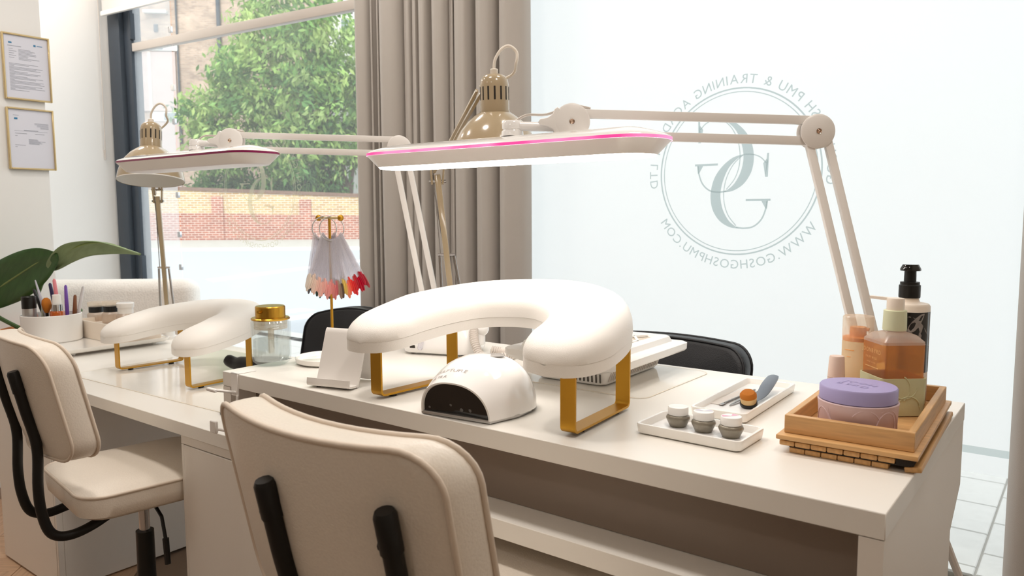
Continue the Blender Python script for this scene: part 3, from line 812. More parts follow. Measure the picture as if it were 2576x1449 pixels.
# coiled handpiece cable
cable = B()
path = spline([(0.105, -0.045, 0.075), (0.118, -0.075, 0.045), (0.145, -0.098, 0.0135), (0.185, -0.105, 0.0125), (0.215, -0.08, 0.0125), (0.212, -0.04, 0.0125), (0.18, -0.015, 0.0125), (0.145, -0.02, 0.016)], 10)
Ls = [0]
for a, c in zip(path, path[1:]): Ls.append(Ls[-1] + (c - a).length)
turns = 46; NP = turns * 12; hel = []
up0 = V(0, 0, 1)
for i in range(NP + 1):
    s = Ls[-1] * i / NP
    j = 0
    while j < len(Ls) - 2 and Ls[j + 1] < s: j += 1
    k = (s - Ls[j]) / max(Ls[j + 1] - Ls[j], 1e-9); p = path[j].lerp(path[j + 1], k); tg = (path[j + 1] - path[j]).normalized()
    sd = tg.cross(up0).normalized(); uu = sd.cross(tg); an = 2 * PI * i / 12
    hel.append(p + sd * math.cos(an) * 0.0095 + uu * math.sin(an) * 0.0095)
cable.tube(hel, 0.0030, 5); cable.out('coiled_cable', M_cordgray, dr, smooth=60)
b = B(); b.tube([path[i] for i in range(0, len(path), 3)], 0.0078, 8); b.out('cable_core', M_cordgray, dr)
# loop of cable rising behind the machine
b = B(); hp = []
for i in range(90):
    a = i / 89 * PI; hp.append(V(0.02 + 0.03 * math.cos(a) + 0.006 * math.cos(i * 0.9), 0.08 + 0.006 * math.sin(i * 0.9), 0.09 + 0.085 * math.sin(a)))
b.tube(hp, 0.0022, 5); b.out('cable_loop', M_cordgray, dr)

# ================================================================== small things at the left end of the upper desk
sd_ = thing('soap_dispenser', 'ribbed clear glass soap dispenser with a brass pump top', 'soap dispenser', (0.022, 0.128, Z))
b = B(); b.lathe([(0.0, 0.002), (0.036, 0.002), (0.046, 0.010), (0.049, 0.024), (0.049, 0.112), (0.046, 0.117), (0.0445, 0.117), (0.0462, 0.111), (0.0462, 0.026), (0.042, 0.012), (0.0, 0.008)], 56, ripple=0.012); b.out('glass_jar', M_jarglass, sd_, smooth=25)
b = B(); b.lathe([(0, 0.009), (0.041, 0.0125), (0.045, 0.026), (0.045, 0.066), (0, 0.066)], 36); b.out('liquid_soap', M_soap, sd_)
b = B(); b.lathe([(0, 0.094), (0.041, 0.094), (0.042, 0.098), (0.0408, 0.1), (0.042, 0.104), (0.0408, 0.106), (0.042, 0.110), (0.042, 0.117), (0, 0.117)], 32); b.cyl((0, 0, .03), (0, 0, .094), .008, n=10); b.out('inner_collar', M_capclear, sd_)
b = B(); b.lathe([(0, 0.1175), (0.048, 0.1175), (0.049, 0.1205), (0.046, 0.123), (0.0375, 0.1235), (0.0375, 0.150), (0.0355, 0.1525), (0, 0.1525)], 48); b.out('pump_top', M_brass, sd_, smooth=30)
b = B(); b.cyl((0.010, -0.036, 0.140), (0.0125, -0.045, 0.141), 0.0042, 0.0038, 12); b.out('nozzle', M_brass, sd_)

sc_ = thing('saucer', 'round white ceramic saucer between the soap dispenser and the phone stand', 'dish', (0.120, 0.225, Z))
sc_.scale = (1.1, 1.1, 1.0)
b = B(); b.lathe([(0, 0.001), (0.062, 0.001), (0.070, 0.006), (0.0715, 0.017), (0.070, 0.0185), (0.067, 0.0175), (0.064, 0.010), (0.0, 0.008)], 48); b.out('dish', M_ceramic, sc_)
b = B(); b.lathe([(0, 0.0083), (0.05, 0.0086), (0.055, 0.0095), (0.052, 0.0105), (0.0, 0.0098)], 40); b.out('dish_well', M_ceramic, sc_)

ps = thing('phone_stand', 'plain white bent metal phone stand on the upper desk', 'phone stand', (0.356, 0.080, Z), math.radians(15))
prof = [(-0.052, 0.0225), (-0.0535, 0.010), (-0.047, 0.006), (-0.024, 0.0055), (-0.017, 0.010), (0.020, 0.1135), (0.024, 0.1165), (0.029, 0.1135), (0.062, 0.003)]
P = [p for p in spline([(0, y, z) for y, z in prof], 5)]
lp = []
for i, p in enumerate(P):
    tt = (P[min(i + 1, len(P) - 1)] - P[max(i - 1, 0)]).normalized(); n_ = V(1, 0, 0).cross(tt) * 0.0022
    hw = 0.056
    lp.append([(hw, *(p + n_)[1:]), (-hw, *(p + n_)[1:]), (-hw, *(p - n_)[1:]), (hw, *(p - n_)[1:])])
b = B(); b.loops(lp); b.out('bent_plate', M_whitemat, ps, smooth=50)
for sx in (-0.035, 0.035):
    b = B(); b.cyl((sx, -0.040, 0), (sx, -0.040, 0.0045), 0.005, n=10); b.out('foot', M_slot, ps)

hk = thing('clamp_hook', 'white paper roll holder hooked over the front left edge of the upper desk', 'holder', (0.055, 0.0, Z))
b = B(); b.box(-0.014, 0.014, -0.004, 0.0, -0.054, 0.0025, 0.0008, 1); b.box(-0.014, 0.014, -0.004, 0.05, 0.0004, 0.0025, 0.0006, 1); b.out('bracket', M_lamp, hk)
b = B(); b.tube([(0.004, -0.004, -0.045), (0.0, -0.035, -0.036), (-0.006, -0.058, -0.030)], 0.0035, 8); b.box(-0.022, 0.014, -0.066, -0.056, -0.033, -0.025, 0.002, 1); b.out('upper_arm', M_lamp, hk)
b = B(); b.tube([(0.012, -0.004, -0.052), (0.010, -0.01, -0.125), (0.0, -0.03, -0.135), (-0.012, -0.045, -0.130)], 0.0035, 8); b.box(-0.036, -0.010, -0.052, -0.044, -0.140, -0.110, 0.002, 1); b.out('lower_arm', M_lamp, hk)

pk = thing('desk_puck', 'small black glossy disc on the low worktop beside the upper desk', 'puck', (-0.172, 0.135, 0.568))
b = B(); b.lathe([(0, 0), (0.036, 0), (0.037, 0.004), (0.035, 0.006)], 32); b.out('base', M_black, pk)
b = B(); b.lathe([(0.035, 0.006), (0.0365, 0.009), (0.034, 0.016), (0.022, 0.022), (0, 0.024)], 32); b.out('cap', M_blackgloss, pk)

o = B(); o.tube(spline([(-0.70, 0.445, 0.612), (-0.66, 0.46, 0.598), (-0.58, 0.475, 0.602), (-0.47, 0.49, 0.614), (-0.36, 0.50, 0.61), (-0.26, 0.50, 0.60)], 4), [0.016] + [0.02, 0.021, 0.0215, 0.022] + [0.027] * 15 + [0.02], 12)
tag(o.out('brush_roll', M_blackleather, smooth=60), 'black rolled fabric pouch on the low worktop behind the soap dispenser', 'pouch')

# ================================================================== nail colour stand with two rings of swatches
st = thing('swatch_stand', 'slim gold T-shaped stand on the back of the upper desk', 'stand', (-0.03, 0.0, 0))
st.location = (0.0, 0.0, 0.0)
SX, SY = -0.092, 0.42
st.location = (SX, SY, Z - 0.162)
b = B(); b.lathe([(0, 0.0), (0.05, 0.0), (0.05, 0.006), (0.0, 0.008)], 28); b.out('base', M_gold, st)
b = B(); b.tube([(0, 0, 0.006), (0, 0, 0.537)], 0.0042, 10); b.out('pole', M_gold, st)
bd = V(1.0, -0.06, 0).normalized()
b = B(); b.tube([V(0, 0, 0.538) - bd * 0.052, V(0, 0, 0.538) + bd * 0.052], 0.0042, 10); b.out('crossbar', M_palegold, st)
for s in (-1, 1):
    b = B(); b.sphere(V(0, 0, 0.538) + bd * 0.054 * s, 0.0095); b.out('ball_end', M_gold, st)
TIP = {}
def tip_mat(h):
    if h not in TIP: TIP[h] = mat('nail_' + h.lstrip('#'), h, 0.15, coat=0.5, bump=0.003, scale=50)
    return TIP[h]
def swatch_ring(label, cen, r, ax, cols, a0, a1, length):
    """ring in the plane spanned by ax and z; the sticks hang fanwise from its lower arc"""
    t = thing('swatch_ring', label, 'nail swatches', cen, 0, 'nail colour swatch rings')
    ax = Vector(ax).normalized(); nn = ax.cross(V(0, 0, 1))
    b = B(); b.tube([ax * math.cos(2 * PI * k / 40) * r + V(0, 0, math.sin(2 * PI * k / 40) * r) for k in range(40)], 0.0016, 8, closed=True)
    b.out('ring', M_silver, t)
    N = len(cols)
    for i, cl in enumerate(cols):
        f = i / (N - 1); an = math.radians(a0 + (a1 - a0) * f)
        ra = math.radians(-90 + 62 * (2 * f - 1))
        P0 = ax * (math.cos(ra) * r * 0.98) + V(0, 0, math.sin(ra) * r) + nn * (0.0009 * (i - N / 2))
        dn = (ax * math.sin(an) - V(0, 0, 1) * math.cos(an)).normalized()
        wv = (ax * 0.85 + nn * (0.52 + 0.15 * math.sin(i * 1.3))).normalized(); tv = dn.cross(wv).normalized(); wv = tv.cross(dn)
        hw, ht = 0.006, 0.0008
        Ls = length * (0.97 + 0.05 * math.sin(i * 1.7))
        b = B(); lp = []
        for s, k in ((-0.006, 0.6), (0.0, 1), (Ls * 0.6, 0.9), (Ls - 0.044, 0.6)):
            c = P0 + dn * s; lp.append([c + wv * hw * k + tv * ht, c - wv * hw * k + tv * ht, c - wv * hw * k - tv * ht, c + wv * hw * k - tv * ht])
        b.loops(lp); sk = b.out('stick', M_clear, t, smooth=0)
        b = B(); lp = []
        for s, k in ((Ls - 0.045, 0.55), (Ls - 0.040, 0.85), (Ls - 0.028, 1.05), (Ls - 0.014, 0.98), (Ls - 0.006, 0.72), (Ls - 0.0015, 0.38), (Ls, 0.1)):
            c = P0 + dn * s; q = ht * 1.4
            lp.append([c + wv * hw * k + tv * q, c - wv * hw * k + tv * q, c - wv * hw * k - tv * q, c + wv * hw * k - tv * q])
        b.loops(lp); b.out('nail_tip', tip_mat(cl), sk, smooth=60)
    return t
front_cols = ['#e9ded2', '#e8dccf', '#e6d3c4', '#ead0c2', '#f0d6c8', '#f0cdbf', '#efc6b8', '#eebdb2', '#f0c1b6', '#eeb4aa', '#efb9b0', '#eda9a2', '#e99e9a', '#e8a09a', '#e6918f', '#e28f8a', '#d97f80', '#c96a72', '#a88a78', '#8f7664', '#5d4a42', '#e8c96a', '#d9b860', '#f08a62', '#f06a55', '#ee4a3f', '#e83a3a', '#d9252f', '#c51b2c', '#b5142a', '#c41230', '#b01030', '#a80f2c', '#bb1a38', '#a32a34']
back_cols = ['#e6e2df', '#5b5d63', '#4a4b50', '#6a6460', '#3e5a5a', '#4a6a6c', '#3f4650', '#77716c', '#55585f', '#8a8a92', '#5a6f8f', '#2f4f6f', '#6c6a70', '#a39a94', '#52555a']
ring_ax = (0.79, 0.61, 0)
swatch_ring('front ring of clear swatch sticks with nude to red nail tips', (SX + bd.x * 0.010, SY + bd.y * 0.010, Z - 0.162 + 0.538 - 0.032), 0.036, ring_ax, front_cols, -19, 27, 0.172)
swatch_ring('back ring of swatch sticks, mostly hidden, with dark grey nail tips', (SX - bd.x * 0.026, SY - bd.y * 0.026, Z - 0.162 + 0.538 - 0.032), 0.036, ring_ax, back_cols, -10, 10, 0.172)

# ================================================================== trays with pots and tools
def tray(loc, rz, hx, hy, label, h=0.019):
    t = thing('tray', label, 'tray', loc, rz, 'white ceramic trays')
    b = B(); b.loops([rl(hx - 0.006, hy - 0.006, 0.008, 0.0005), rl(hx - 0.002, hy - 0.002, 0.010, 0.003), rl(hx, hy, 0.011, h - 0.002), rl(hx - 0.001, hy - 0.001, 0.0105, h), rl(hx - 0.005, hy - 0.005, 0.008, h), rl(hx - 0.0065, hy - 0.0065, 0.007, h - 0.002), rl(hx - 0.009, hy - 0.009, 0.006, 0.007)], True, False)
    b.out('rim', M_ceramic, t, smooth=40)
    b = B(); b.prism(rrect(hx - 0.009, hy - 0.009, 0.006), 0.004, 0.0072); b.out('tray_floor', M_marble, t, smooth=0)
    return t
tA = (1.174, 0.1845, Z); tray(tA, math.radians(-1), 0.096, 0.056, 'small white ceramic tray holding three pewter pots')
tB = (1.155, 0.458, Z); tray(tB, math.radians(1.5), 0.055, 0.160, 'long white ceramic tray holding tools and a brush')
def pot(x, y, label, prints):
    t = thing('gel_pot', label, 'pot', (x, y, Z + 0.0073), random.uniform(0, 1), 'pewter gel pots on the small tray')
    b = B(); b.lathe([(0, 0), (0.0135, 0), (0.0155, 0.002), (0.0205, 0.013), (0.0212, 0.016), (0.0195, 0.0195), (0.0165, 0.0215), (0, 0.0215)], 32); b.out('jar', M_grayjar, t)
    b = B(); b.lathe([(0, 0.0215), (0.0172, 0.0215), (0.0180, 0.0225), (0.0180, 0.034), (0.0170, 0.0355), (0, 0.0355)], 32); b.out('lid', M_white, t)
    b = B()
    for a0, a1 in ((0.3, 1.2), (2.4, 3.3)):
        flat([(0, 0)] + [(0.0155 * math.cos(a0 + (a1 - a0) * k / 5), 0.0155 * math.sin(a0 + (a1 - a0) * k / 5)) for k in range(6)], lambda u, v: (u, v, 0.0357), b)
    b.out('lid_print', prints, t, smooth=0)
pot(1.128, 0.197, 'pewter gel pot with plain white lid, leftmost of the three on the small tray', M_pinkprint if False else M_white)
pot(1.178, 0.193, 'pewter gel pot with silver-grey print on its lid, middle of the three', M_lidprint)
pot(1.229, 0.189, 'pewter gel pot with pink print on its lid, nearest the bamboo tray', M_pinkprint)

zt_ = Z + 0.0075
b = B(); b.box(-0.013, 0.013, -0.085, 0.085, 0, 0.0012, 0.0005, 1)
tag(b.out('nail_file', M_cordgray, loc=(1.124, 0.468, zt_), rot=(0, 0, math.radians(-3))), 'flat pale strip file along the left side of the long tray', 'nail file')
tw = thing('tweezers', 'steel tweezers lying along the long tray beside the brush', 'tweezers', (1.152, 0.472, zt_), math.radians(-2))
for s in (-1, 1):
    b = B(); b.loops([[(s * x + dx * w2, y, z2) for dx, z2 in ((1, 0.0005), (-1, 0.0005), (-1, 0.002), (1, 0.002))] for x, y, w2 in ((0.0008, -0.085, 0.0006), (0.004, -0.05, 0.0016), (0.0062, -0.01, 0.003), (0.005, 0.04, 0.0028), (0.002, 0.065, 0.002))]); b.out('arm', M_steel, tw, smooth=50)
b = B(); b.box(-0.0045, 0.0045, 0.062, 0.082, 0.0005, 0.003, 0.0008, 1); b.out('joined_end', M_steel, tw)
tl = thing('nail_pusher', 'twisted steel nail pusher lying beside the pale file on the long tray', 'tool', (1.138, 0.47, zt_), math.radians(-3))
b = B(); b.tube([(0, -0.075 + 0.0075 * k, 0.0025) for k in range(21)], [0.0022 if k % 2 else 0.0014 for k in range(21)], 8); b.out('shaft', M_steel, tl)
b = B(); b.box(-0.004, 0.004, -0.092, -0.074, 0.0015, 0.0028, 0.0008, 1); b.out('blade', M_steel, tl)
br = thing('oval_brush', 'black oval makeup brush with orange bristles on the long tray', 'brush', (1.182, 0.40, zt_), math.radians(8))
Mb = Matrix.Translation((0, 0, 0.004)) @ Matrix.Rotation(math.radians(20), 4, 'X')
b = B(); b.lathe([(0, 0), (0.0155, 0.0), (0.017, 0.003), (0.0165, 0.008), (0, 0.008)], 28, M=Mb); b.out('ferrule', M_black, br)
b = B(); b.lathe([(0.0145, 0.008), (0.0158, 0.016), (0.0160, 0.020)], 28, M=Mb); b.out('bristles', M_bristlepale, br)
b = B(); b.lathe([(0.0160, 0.020), (0.0158, 0.025), (0.012, 0.030), (0, 0.032)], 28, M=Mb); b.out('bristle_tips', M_brushhead, br)
b = B(); hp = spline([(0.004, 0.015, 0.006), (0.006, 0.04, 0.005), (0.009, 0.075, 0.010), (0.012, 0.12, 0.022), (0.014, 0.165, 0.030), (0.0145, 0.175, 0.031)], 5)
n_ = len(hp); b.tube(hp, [0.0035 + 0.0085 * max(0, math.sin(PI * min(1, max(0, (i / n_ - 0.22) / 0.80)) ** 0.9)) for i in range(n_)], 10, flat=(0.4, 1.15)); b.out('handle', M_greyhandle, br)

# ================================================================== bamboo tray on folded slat mat
TZ = math.radians(1.8)
bx, by = 1.406, 0.384
mt = thing('slat_mat', 'folded bamboo slat mat on dark felt under the bamboo tray', 'mat', (bx, by, Z), TZ)
hx, hy = 0.092, 0.198
b = B(); b.box(-hx + 0.008, hx, -hy + 0.002, hy, 0.0085, 0.0105); b.box(-hx - 0.008, hx - 0.0, -hy + 0.002, hy, 0.0185, 0.0215); b.box(hx - 0.02, hx + 0.004, -hy + 0.002, hy, 0.0105, 0.0185); b.out('felt_backing', M_felt, mt, smooth=0)
wS = 0.0245
sb = B(); sb.box(-wS / 2 + 0.0005, wS / 2 - 0.0005, -hy, hy, 0, 0.0082, 0.0018, 2); s0 = sb.out('slat', M_bamboo2, mt, smooth=40)
s0.location = (-hx + 0.020, 0, 0.0003)
def slat(x, z, ry=0):
    k = s0.copy(); COL.objects.link(k); k.parent = mt; k.location = (x, 0, z); k.rotation_euler = (0, ry, 0)
for i in range(1, 6): slat(-hx + 0.020 + i * wS, 0.0003)
slat(hx + 0.004, 0.0015, math.radians(-8))
for i in range(7): slat(-hx + 0.004 + i * wS, 0.0104)
bt = thing('bamboo_tray', 'rectangular bamboo tray holding the jars and bottles', 'tray', (bx, by, Z + 0.0218), TZ)
b = B(); b.box(-0.103, 0.103, -0.207, 0.207, 0, 0.0075, 0.0015, 2); b.out('base_board', M_bamboo, bt)
for (x0, x1, y0, y1, m) in ((-0.095, 0.095, -0.189, -0.178, M_bamboo), (-0.095, 0.095, 0.178, 0.189, M_bamboo), (-0.095, -0.084, -0.178, 0.178, M_bamboo2), (0.084, 0.095, -0.178, 0.178, M_bamboo2)):
    b = B(); b.box(x0, x1, y0, y1, 0.0078, 0.0375, 0.001, 1); b.out('side_board', m, bt)
zf = Z + 0.0218 + 0.0078

# lilac jar
lj = thing('cream_jar', 'wide round pale pink jar with a lilac lid at the front of the bamboo tray', 'jar', (1.409, 0.272, zf), math.radians(12))
b = B(); b.lathe([(0, 0), (0.055, 0), (0.0585, 0.004), (0.0605, 0.045), (0.0615, 0.052), (0.0605, 0.0535), (0.056, 0.052), (0, 0.052)], 48); b.out('sleeve', M_pinksil, lj)
b = B(); b.lathe([(0.0555, 0.050), (0.0575, 0.053)], 48); b.out('neck', M_lilac, lj)
b = B(); b.lathe([(0.0575, 0.0535), (0.059, 0.0545), (0.059, 0.074), (0.0572, 0.0765), (0, 0.0775)], 56); b.out('lid', M_lilac, lj)
def arc_on(rad, th0, z0, ru, rz_, a0, a1, n=16):
    return [V((rad + 0.0005 * zz) * math.cos(th0 + ru * math.cos(a) / rad), rad * math.sin(th0 + ru * math.cos(a) / rad), z0 + rz_ * math.sin(a)) for zz in (0,) for a in [a0 + (a1 - a0) * k / n for k in range(n + 1)]]
for (th, zc, ru, rz_, a0, a1) in ((-1.95, 0.05, 0.025, 0.035, PI, 2 * PI - 0.9), (-1.35, 0.012, 0.026, 0.036, 0.6, 2.4), (-0.75, 0.014, 0.020, 0.030, -0.3, PI + 0.3), (-0.75, 0.010, 0.030, 0.038, -0.2, 2.0), (-2.6, 0.012, 0.02, 0.03, 0, PI)):
    b = B(); b.tube(arc_on(0.0597, th, zc, ru, rz_, a0, a1), 0.0012, 6); b.out('embossed_arc', M_pinksil, lj)
b = B()
def lidfn(u, v): return (u * math.cos(-0.55) - v * math.sin(-0.55), u * math.sin(-0.55) + v * math.cos(-0.55), 0.0779)
add_text(b, 'JOON', lambda u, v: lidfn(u, v + 0.003), 0.017, 0.003); add_text(b, 'BYRD', lambda u, v: lidfn(u, v - 0.018), 0.017, 0.003)
b.out('lid_lettering', M_lilac, lj, smooth=0, fix=False)

# amber hand wash bottle
ab = thing('hand_wash_bottle', 'square amber hand wash bottle in a sage sleeve with pump', 'bottle', (1.427, 0.440, zf), math.radians(40))
def sq(h, r, z): return [(x, y, z) for x, y in rrect(h, h, r, 4)]
b = B(); b.loops([sq(0.034, 0.010, 0.001), sq(0.038, 0.010, 0.004), sq(0.0385, 0.009, 0.126)]); b.out('liquid_body', M_amber, ab, smooth=35)
b = B(); b.loops([sq(0.0385, 0.009, 0.126), sq(0.0382, 0.009, 0.131), sq(0.030, 0.012, 0.141), sq(0.018, 0.016, 0.146), sq(0.017, 0.0165, 0.150)], False, True); b.out('shoulder', M_frostclear, ab, smooth=35)
slope = lambda x, y: 0.066 + 0.075 * max(0, -(x + 0.0) + 0.0) * 0
b = B(); lp = []
def sl(hh, z): return [(x, y, z(x, y)) for x, y, _ in sq(hh, 0.008, 0)]
zt = lambda x, y: 0.070 - 0.24 * max(0.0, min(1, (x + 0.040) / 0.08)) * 0.06 if False else 0.068 + 0.16 * (-0.040 - min(x, 0.04)) * -0.0 
b.loops([sl(0.0398, lambda x, y: 0.0015), sl(0.0408, lambda x, y: 0.03), sl(0.0412, lambda x, y: 0.068), sl(0.0392, lambda x, y: 0.068), sl(0.0388, lambda x, y: 0.060)], True, False); b.out('sleeve', M_sage, ab, smooth=35)
for (fx, cz, ru, a0, a1) in ((0, 0.052, 0.022, PI, 2 * PI), (0.008, 0.018, 0.02, 0, PI), (-0.02, 0.05, 0.03, -0.9, 0.9)):
    b = B(); b.tube([V(0.0411, fx + ru * math.cos(a), cz + ru * 0.9 * math.sin(a)) for a in [a0 + (a1 - a0) * k / 14 for k in range(15)]], 0.0011, 6)
    b.out('embossed_arc', M_sage, ab)
    b = B(); b.tube([V(fx + ru * math.cos(a), -0.0411, cz + ru * 0.9 * math.sin(a)) for a in [a0 + (a1 - a0) * k / 14 for k in range(15)]], 0.0011, 6)
    b.out('embossed_arc', M_sage, ab)
b = B(); b.lathe([(0, 0.148), (0.0195, 0.148), (0.0198, 0.150), (0.0190, 0.183), (0.0180, 0.184), (0, 0.184)], 28); b.out('collar', M_sagecap, ab)
b = B(); b.lathe([(0, 0.184), (0.0145, 0.184), (0.0145, 0.203), (0.0135, 0.205), (0, 0.205)], 24)
nz_dir = Vector((-0.97, 0.24, 0)); nz_dir.rotate(Euler((0, 0, math.radians(-40))))
b.bar(V(0, 0, 0.2025) + nz_dir * 0.010, V(0, 0, 0.2035) + nz_dir * 0.045, 0.009, 0.005); b.out('pump_head', M_cream2, ab, smooth=35)
def face_l(u, v): return (u - 0.002, -0.0387 - 0.0003, v)
Ms = Matrix.Rotation(math.radians(-90), 4, 'Z')
b = B()
for s, z, sz, sp in (('JOONBYRD', 0.108, 0.0105, 0.0012), ('PALM WILD', 0.097, 0.0058, 0.0008), ('HAND WASH', 0.089, 0.004, 0.0005)):
    add_text(b, s, lambda u, v, z=z: face_l(u, v + z), sz, sp)
b.box(-0.022, 0.022, -0.0391, -0.0389, 0.0815, 0.0828)
lt = b.out('lettering', M_goldtext, ab, smooth=0, fix=False); lt.rotation_euler = (0, 0, math.radians(-90))

# black pump bottle
bp_ = thing('lotion_bottle', 'tall cream lotion bottle with black pump and dark botanical label', 'bottle', (1.433, 0.528, zf), math.radians(0))
b = B(); b.lathe([(0, 0), (0.0335, 0), (0.0355, 0.003), (0.0358, 0.176), (0.033, 0.180), (0.018, 0.183), (0.0165, 0.187), (0.0165, 0.196), (0, 0.196)], 40); b.out('body', M_cream2, bp_)
b = B(); b.lathe([(0.0360, 0.06), (0.0361, 0.061), (0.0361, 0.166), (0.0360, 0.167)], 40); b.out('label_band', M_blackgloss, bp_, smooth=30)
M_petal = mat('grey_petal_print', '#9a9591', 0.5, var=0.25, scale=60, bump=0.01)
b = B()
for th, zc, tilt, ln, wd in ((-0.80, 0.132, -0.75, 0.075, 0.024), (-0.98, 0.150, 0.9, 0.045, 0.014), (-1.15, 0.112, 0.2, 0.03, 0.012), (-1.0, 0.098, -0.3, 0.03, 0.012), (-1.6, 0.13, -0.3, 0.05, 0.016), (-2.0, 0.1, 0.4, 0.05, 0.016)):
    pts = []
    for k in range(14):
        a = 2 * PI * k / 14; u = ln * 0.5 * math.cos(a); v = wd * 0.5 * math.sin(a) * (1 - 0.4 * math.cos(a))
        uu, vv = u * math.cos(tilt) - v * math.sin(tilt), u * math.sin(tilt) + v * math.cos(tilt)
        pts.append((th + uu / 0.0363, min(0.165, max(0.062, zc + vv))))
    cen = b.bm.verts.new((0.0364 * math.cos(th), 0.0364 * math.sin(th), zc))
    vs = [b.bm.verts.new((0.0364 * math.cos(t_), 0.0364 * math.sin(t_), z_)) for t_, z_ in pts]
    for k in range(14): b.bm.faces.new((cen, vs[k], vs[(k + 1) % 14]))
b.out('label_petals', M_petal, bp_, smooth=0)
b = B(); b.lathe([(0, 0.190), (0.0180, 0.190), (0.0184, 0.192), (0.0184, 0.212), (0.0165, 0.2135), (0.0165, 0.218), (0.0105, 0.219), (0.0100, 0.240), (0, 0.240)], 32); b.out('pump_collar', M_black, bp_)
b = B(); b.lathe([(0, 0.238), (0.0175, 0.238), (0.0178, 0.241), (0.0135, 0.249), (0, 0.250)], 32); b.out('pump_head', M_blackgloss, bp_)
bp_.scale = (1, 1, 1.045)

# orange bottle with clear cap
ob = thing('orange_bottle', 'pale orange pump bottle with a clear cap at the back left of the bamboo tray', 'bottle', (1.353, 0.500, zf))
b = B(); b.lathe([(0, 0), (0.0255, 0), (0.0275, 0.003), (0.0275, 0.112), (0.0265, 0.114), (0, 0.114)], 32); b.out('body', M_orangepale, ob)
b = B(); b.lathe([(0.0265, 0.114), (0.0265, 0.121), (0.015, 0.122), (0.0145, 0.140), (0, 0.141)], 28); b.box(-0.004, .020, -0.004, 0.004, .133, .139, .001, 1); b.out('pump', M_orange, ob)
b = B(); b.lathe([(0.0278, 0.1145), (0.0278, 0.158), (0.0265, 0.161), (0, 0.1615)], 36); b.out('clear_cap', M_capclear, ob)
b = B()
for k, (wd, z) in enumerate(((0.020, 0.098), (0.008, 0.085))):
    b.tube([V(0.0277 * math.cos(-1.9 + (i / 6 - 0.5) * wd / 0.0277), 0.0277 * math.sin(-1.9 + (i / 6 - 0.5) * wd / 0.0277), z) for i in range(7)], 0.0006, 4)
b.out('printed_lines', M_orange, ob)

cp = thing('cream_tube', 'small blush tube standing on its tapered cap between jar and orange bottle', 'tube', (1.343, 0.395, zf))
b = B(); b.lathe([(0, 0), (0.0155, 0), (0.016, 0.002), (0.0148, 0.060), (0, 0.060)], 24); b.out('tube_body', M_pinkcap, cp)
b = B(); b.lathe([(0, 0.0605), (0.0148, 0.0605), (0.0128, 0.096), (0.0118, 0.0985), (0, 0.099)], 24); b.out('cap', M_pinkcap, cp)

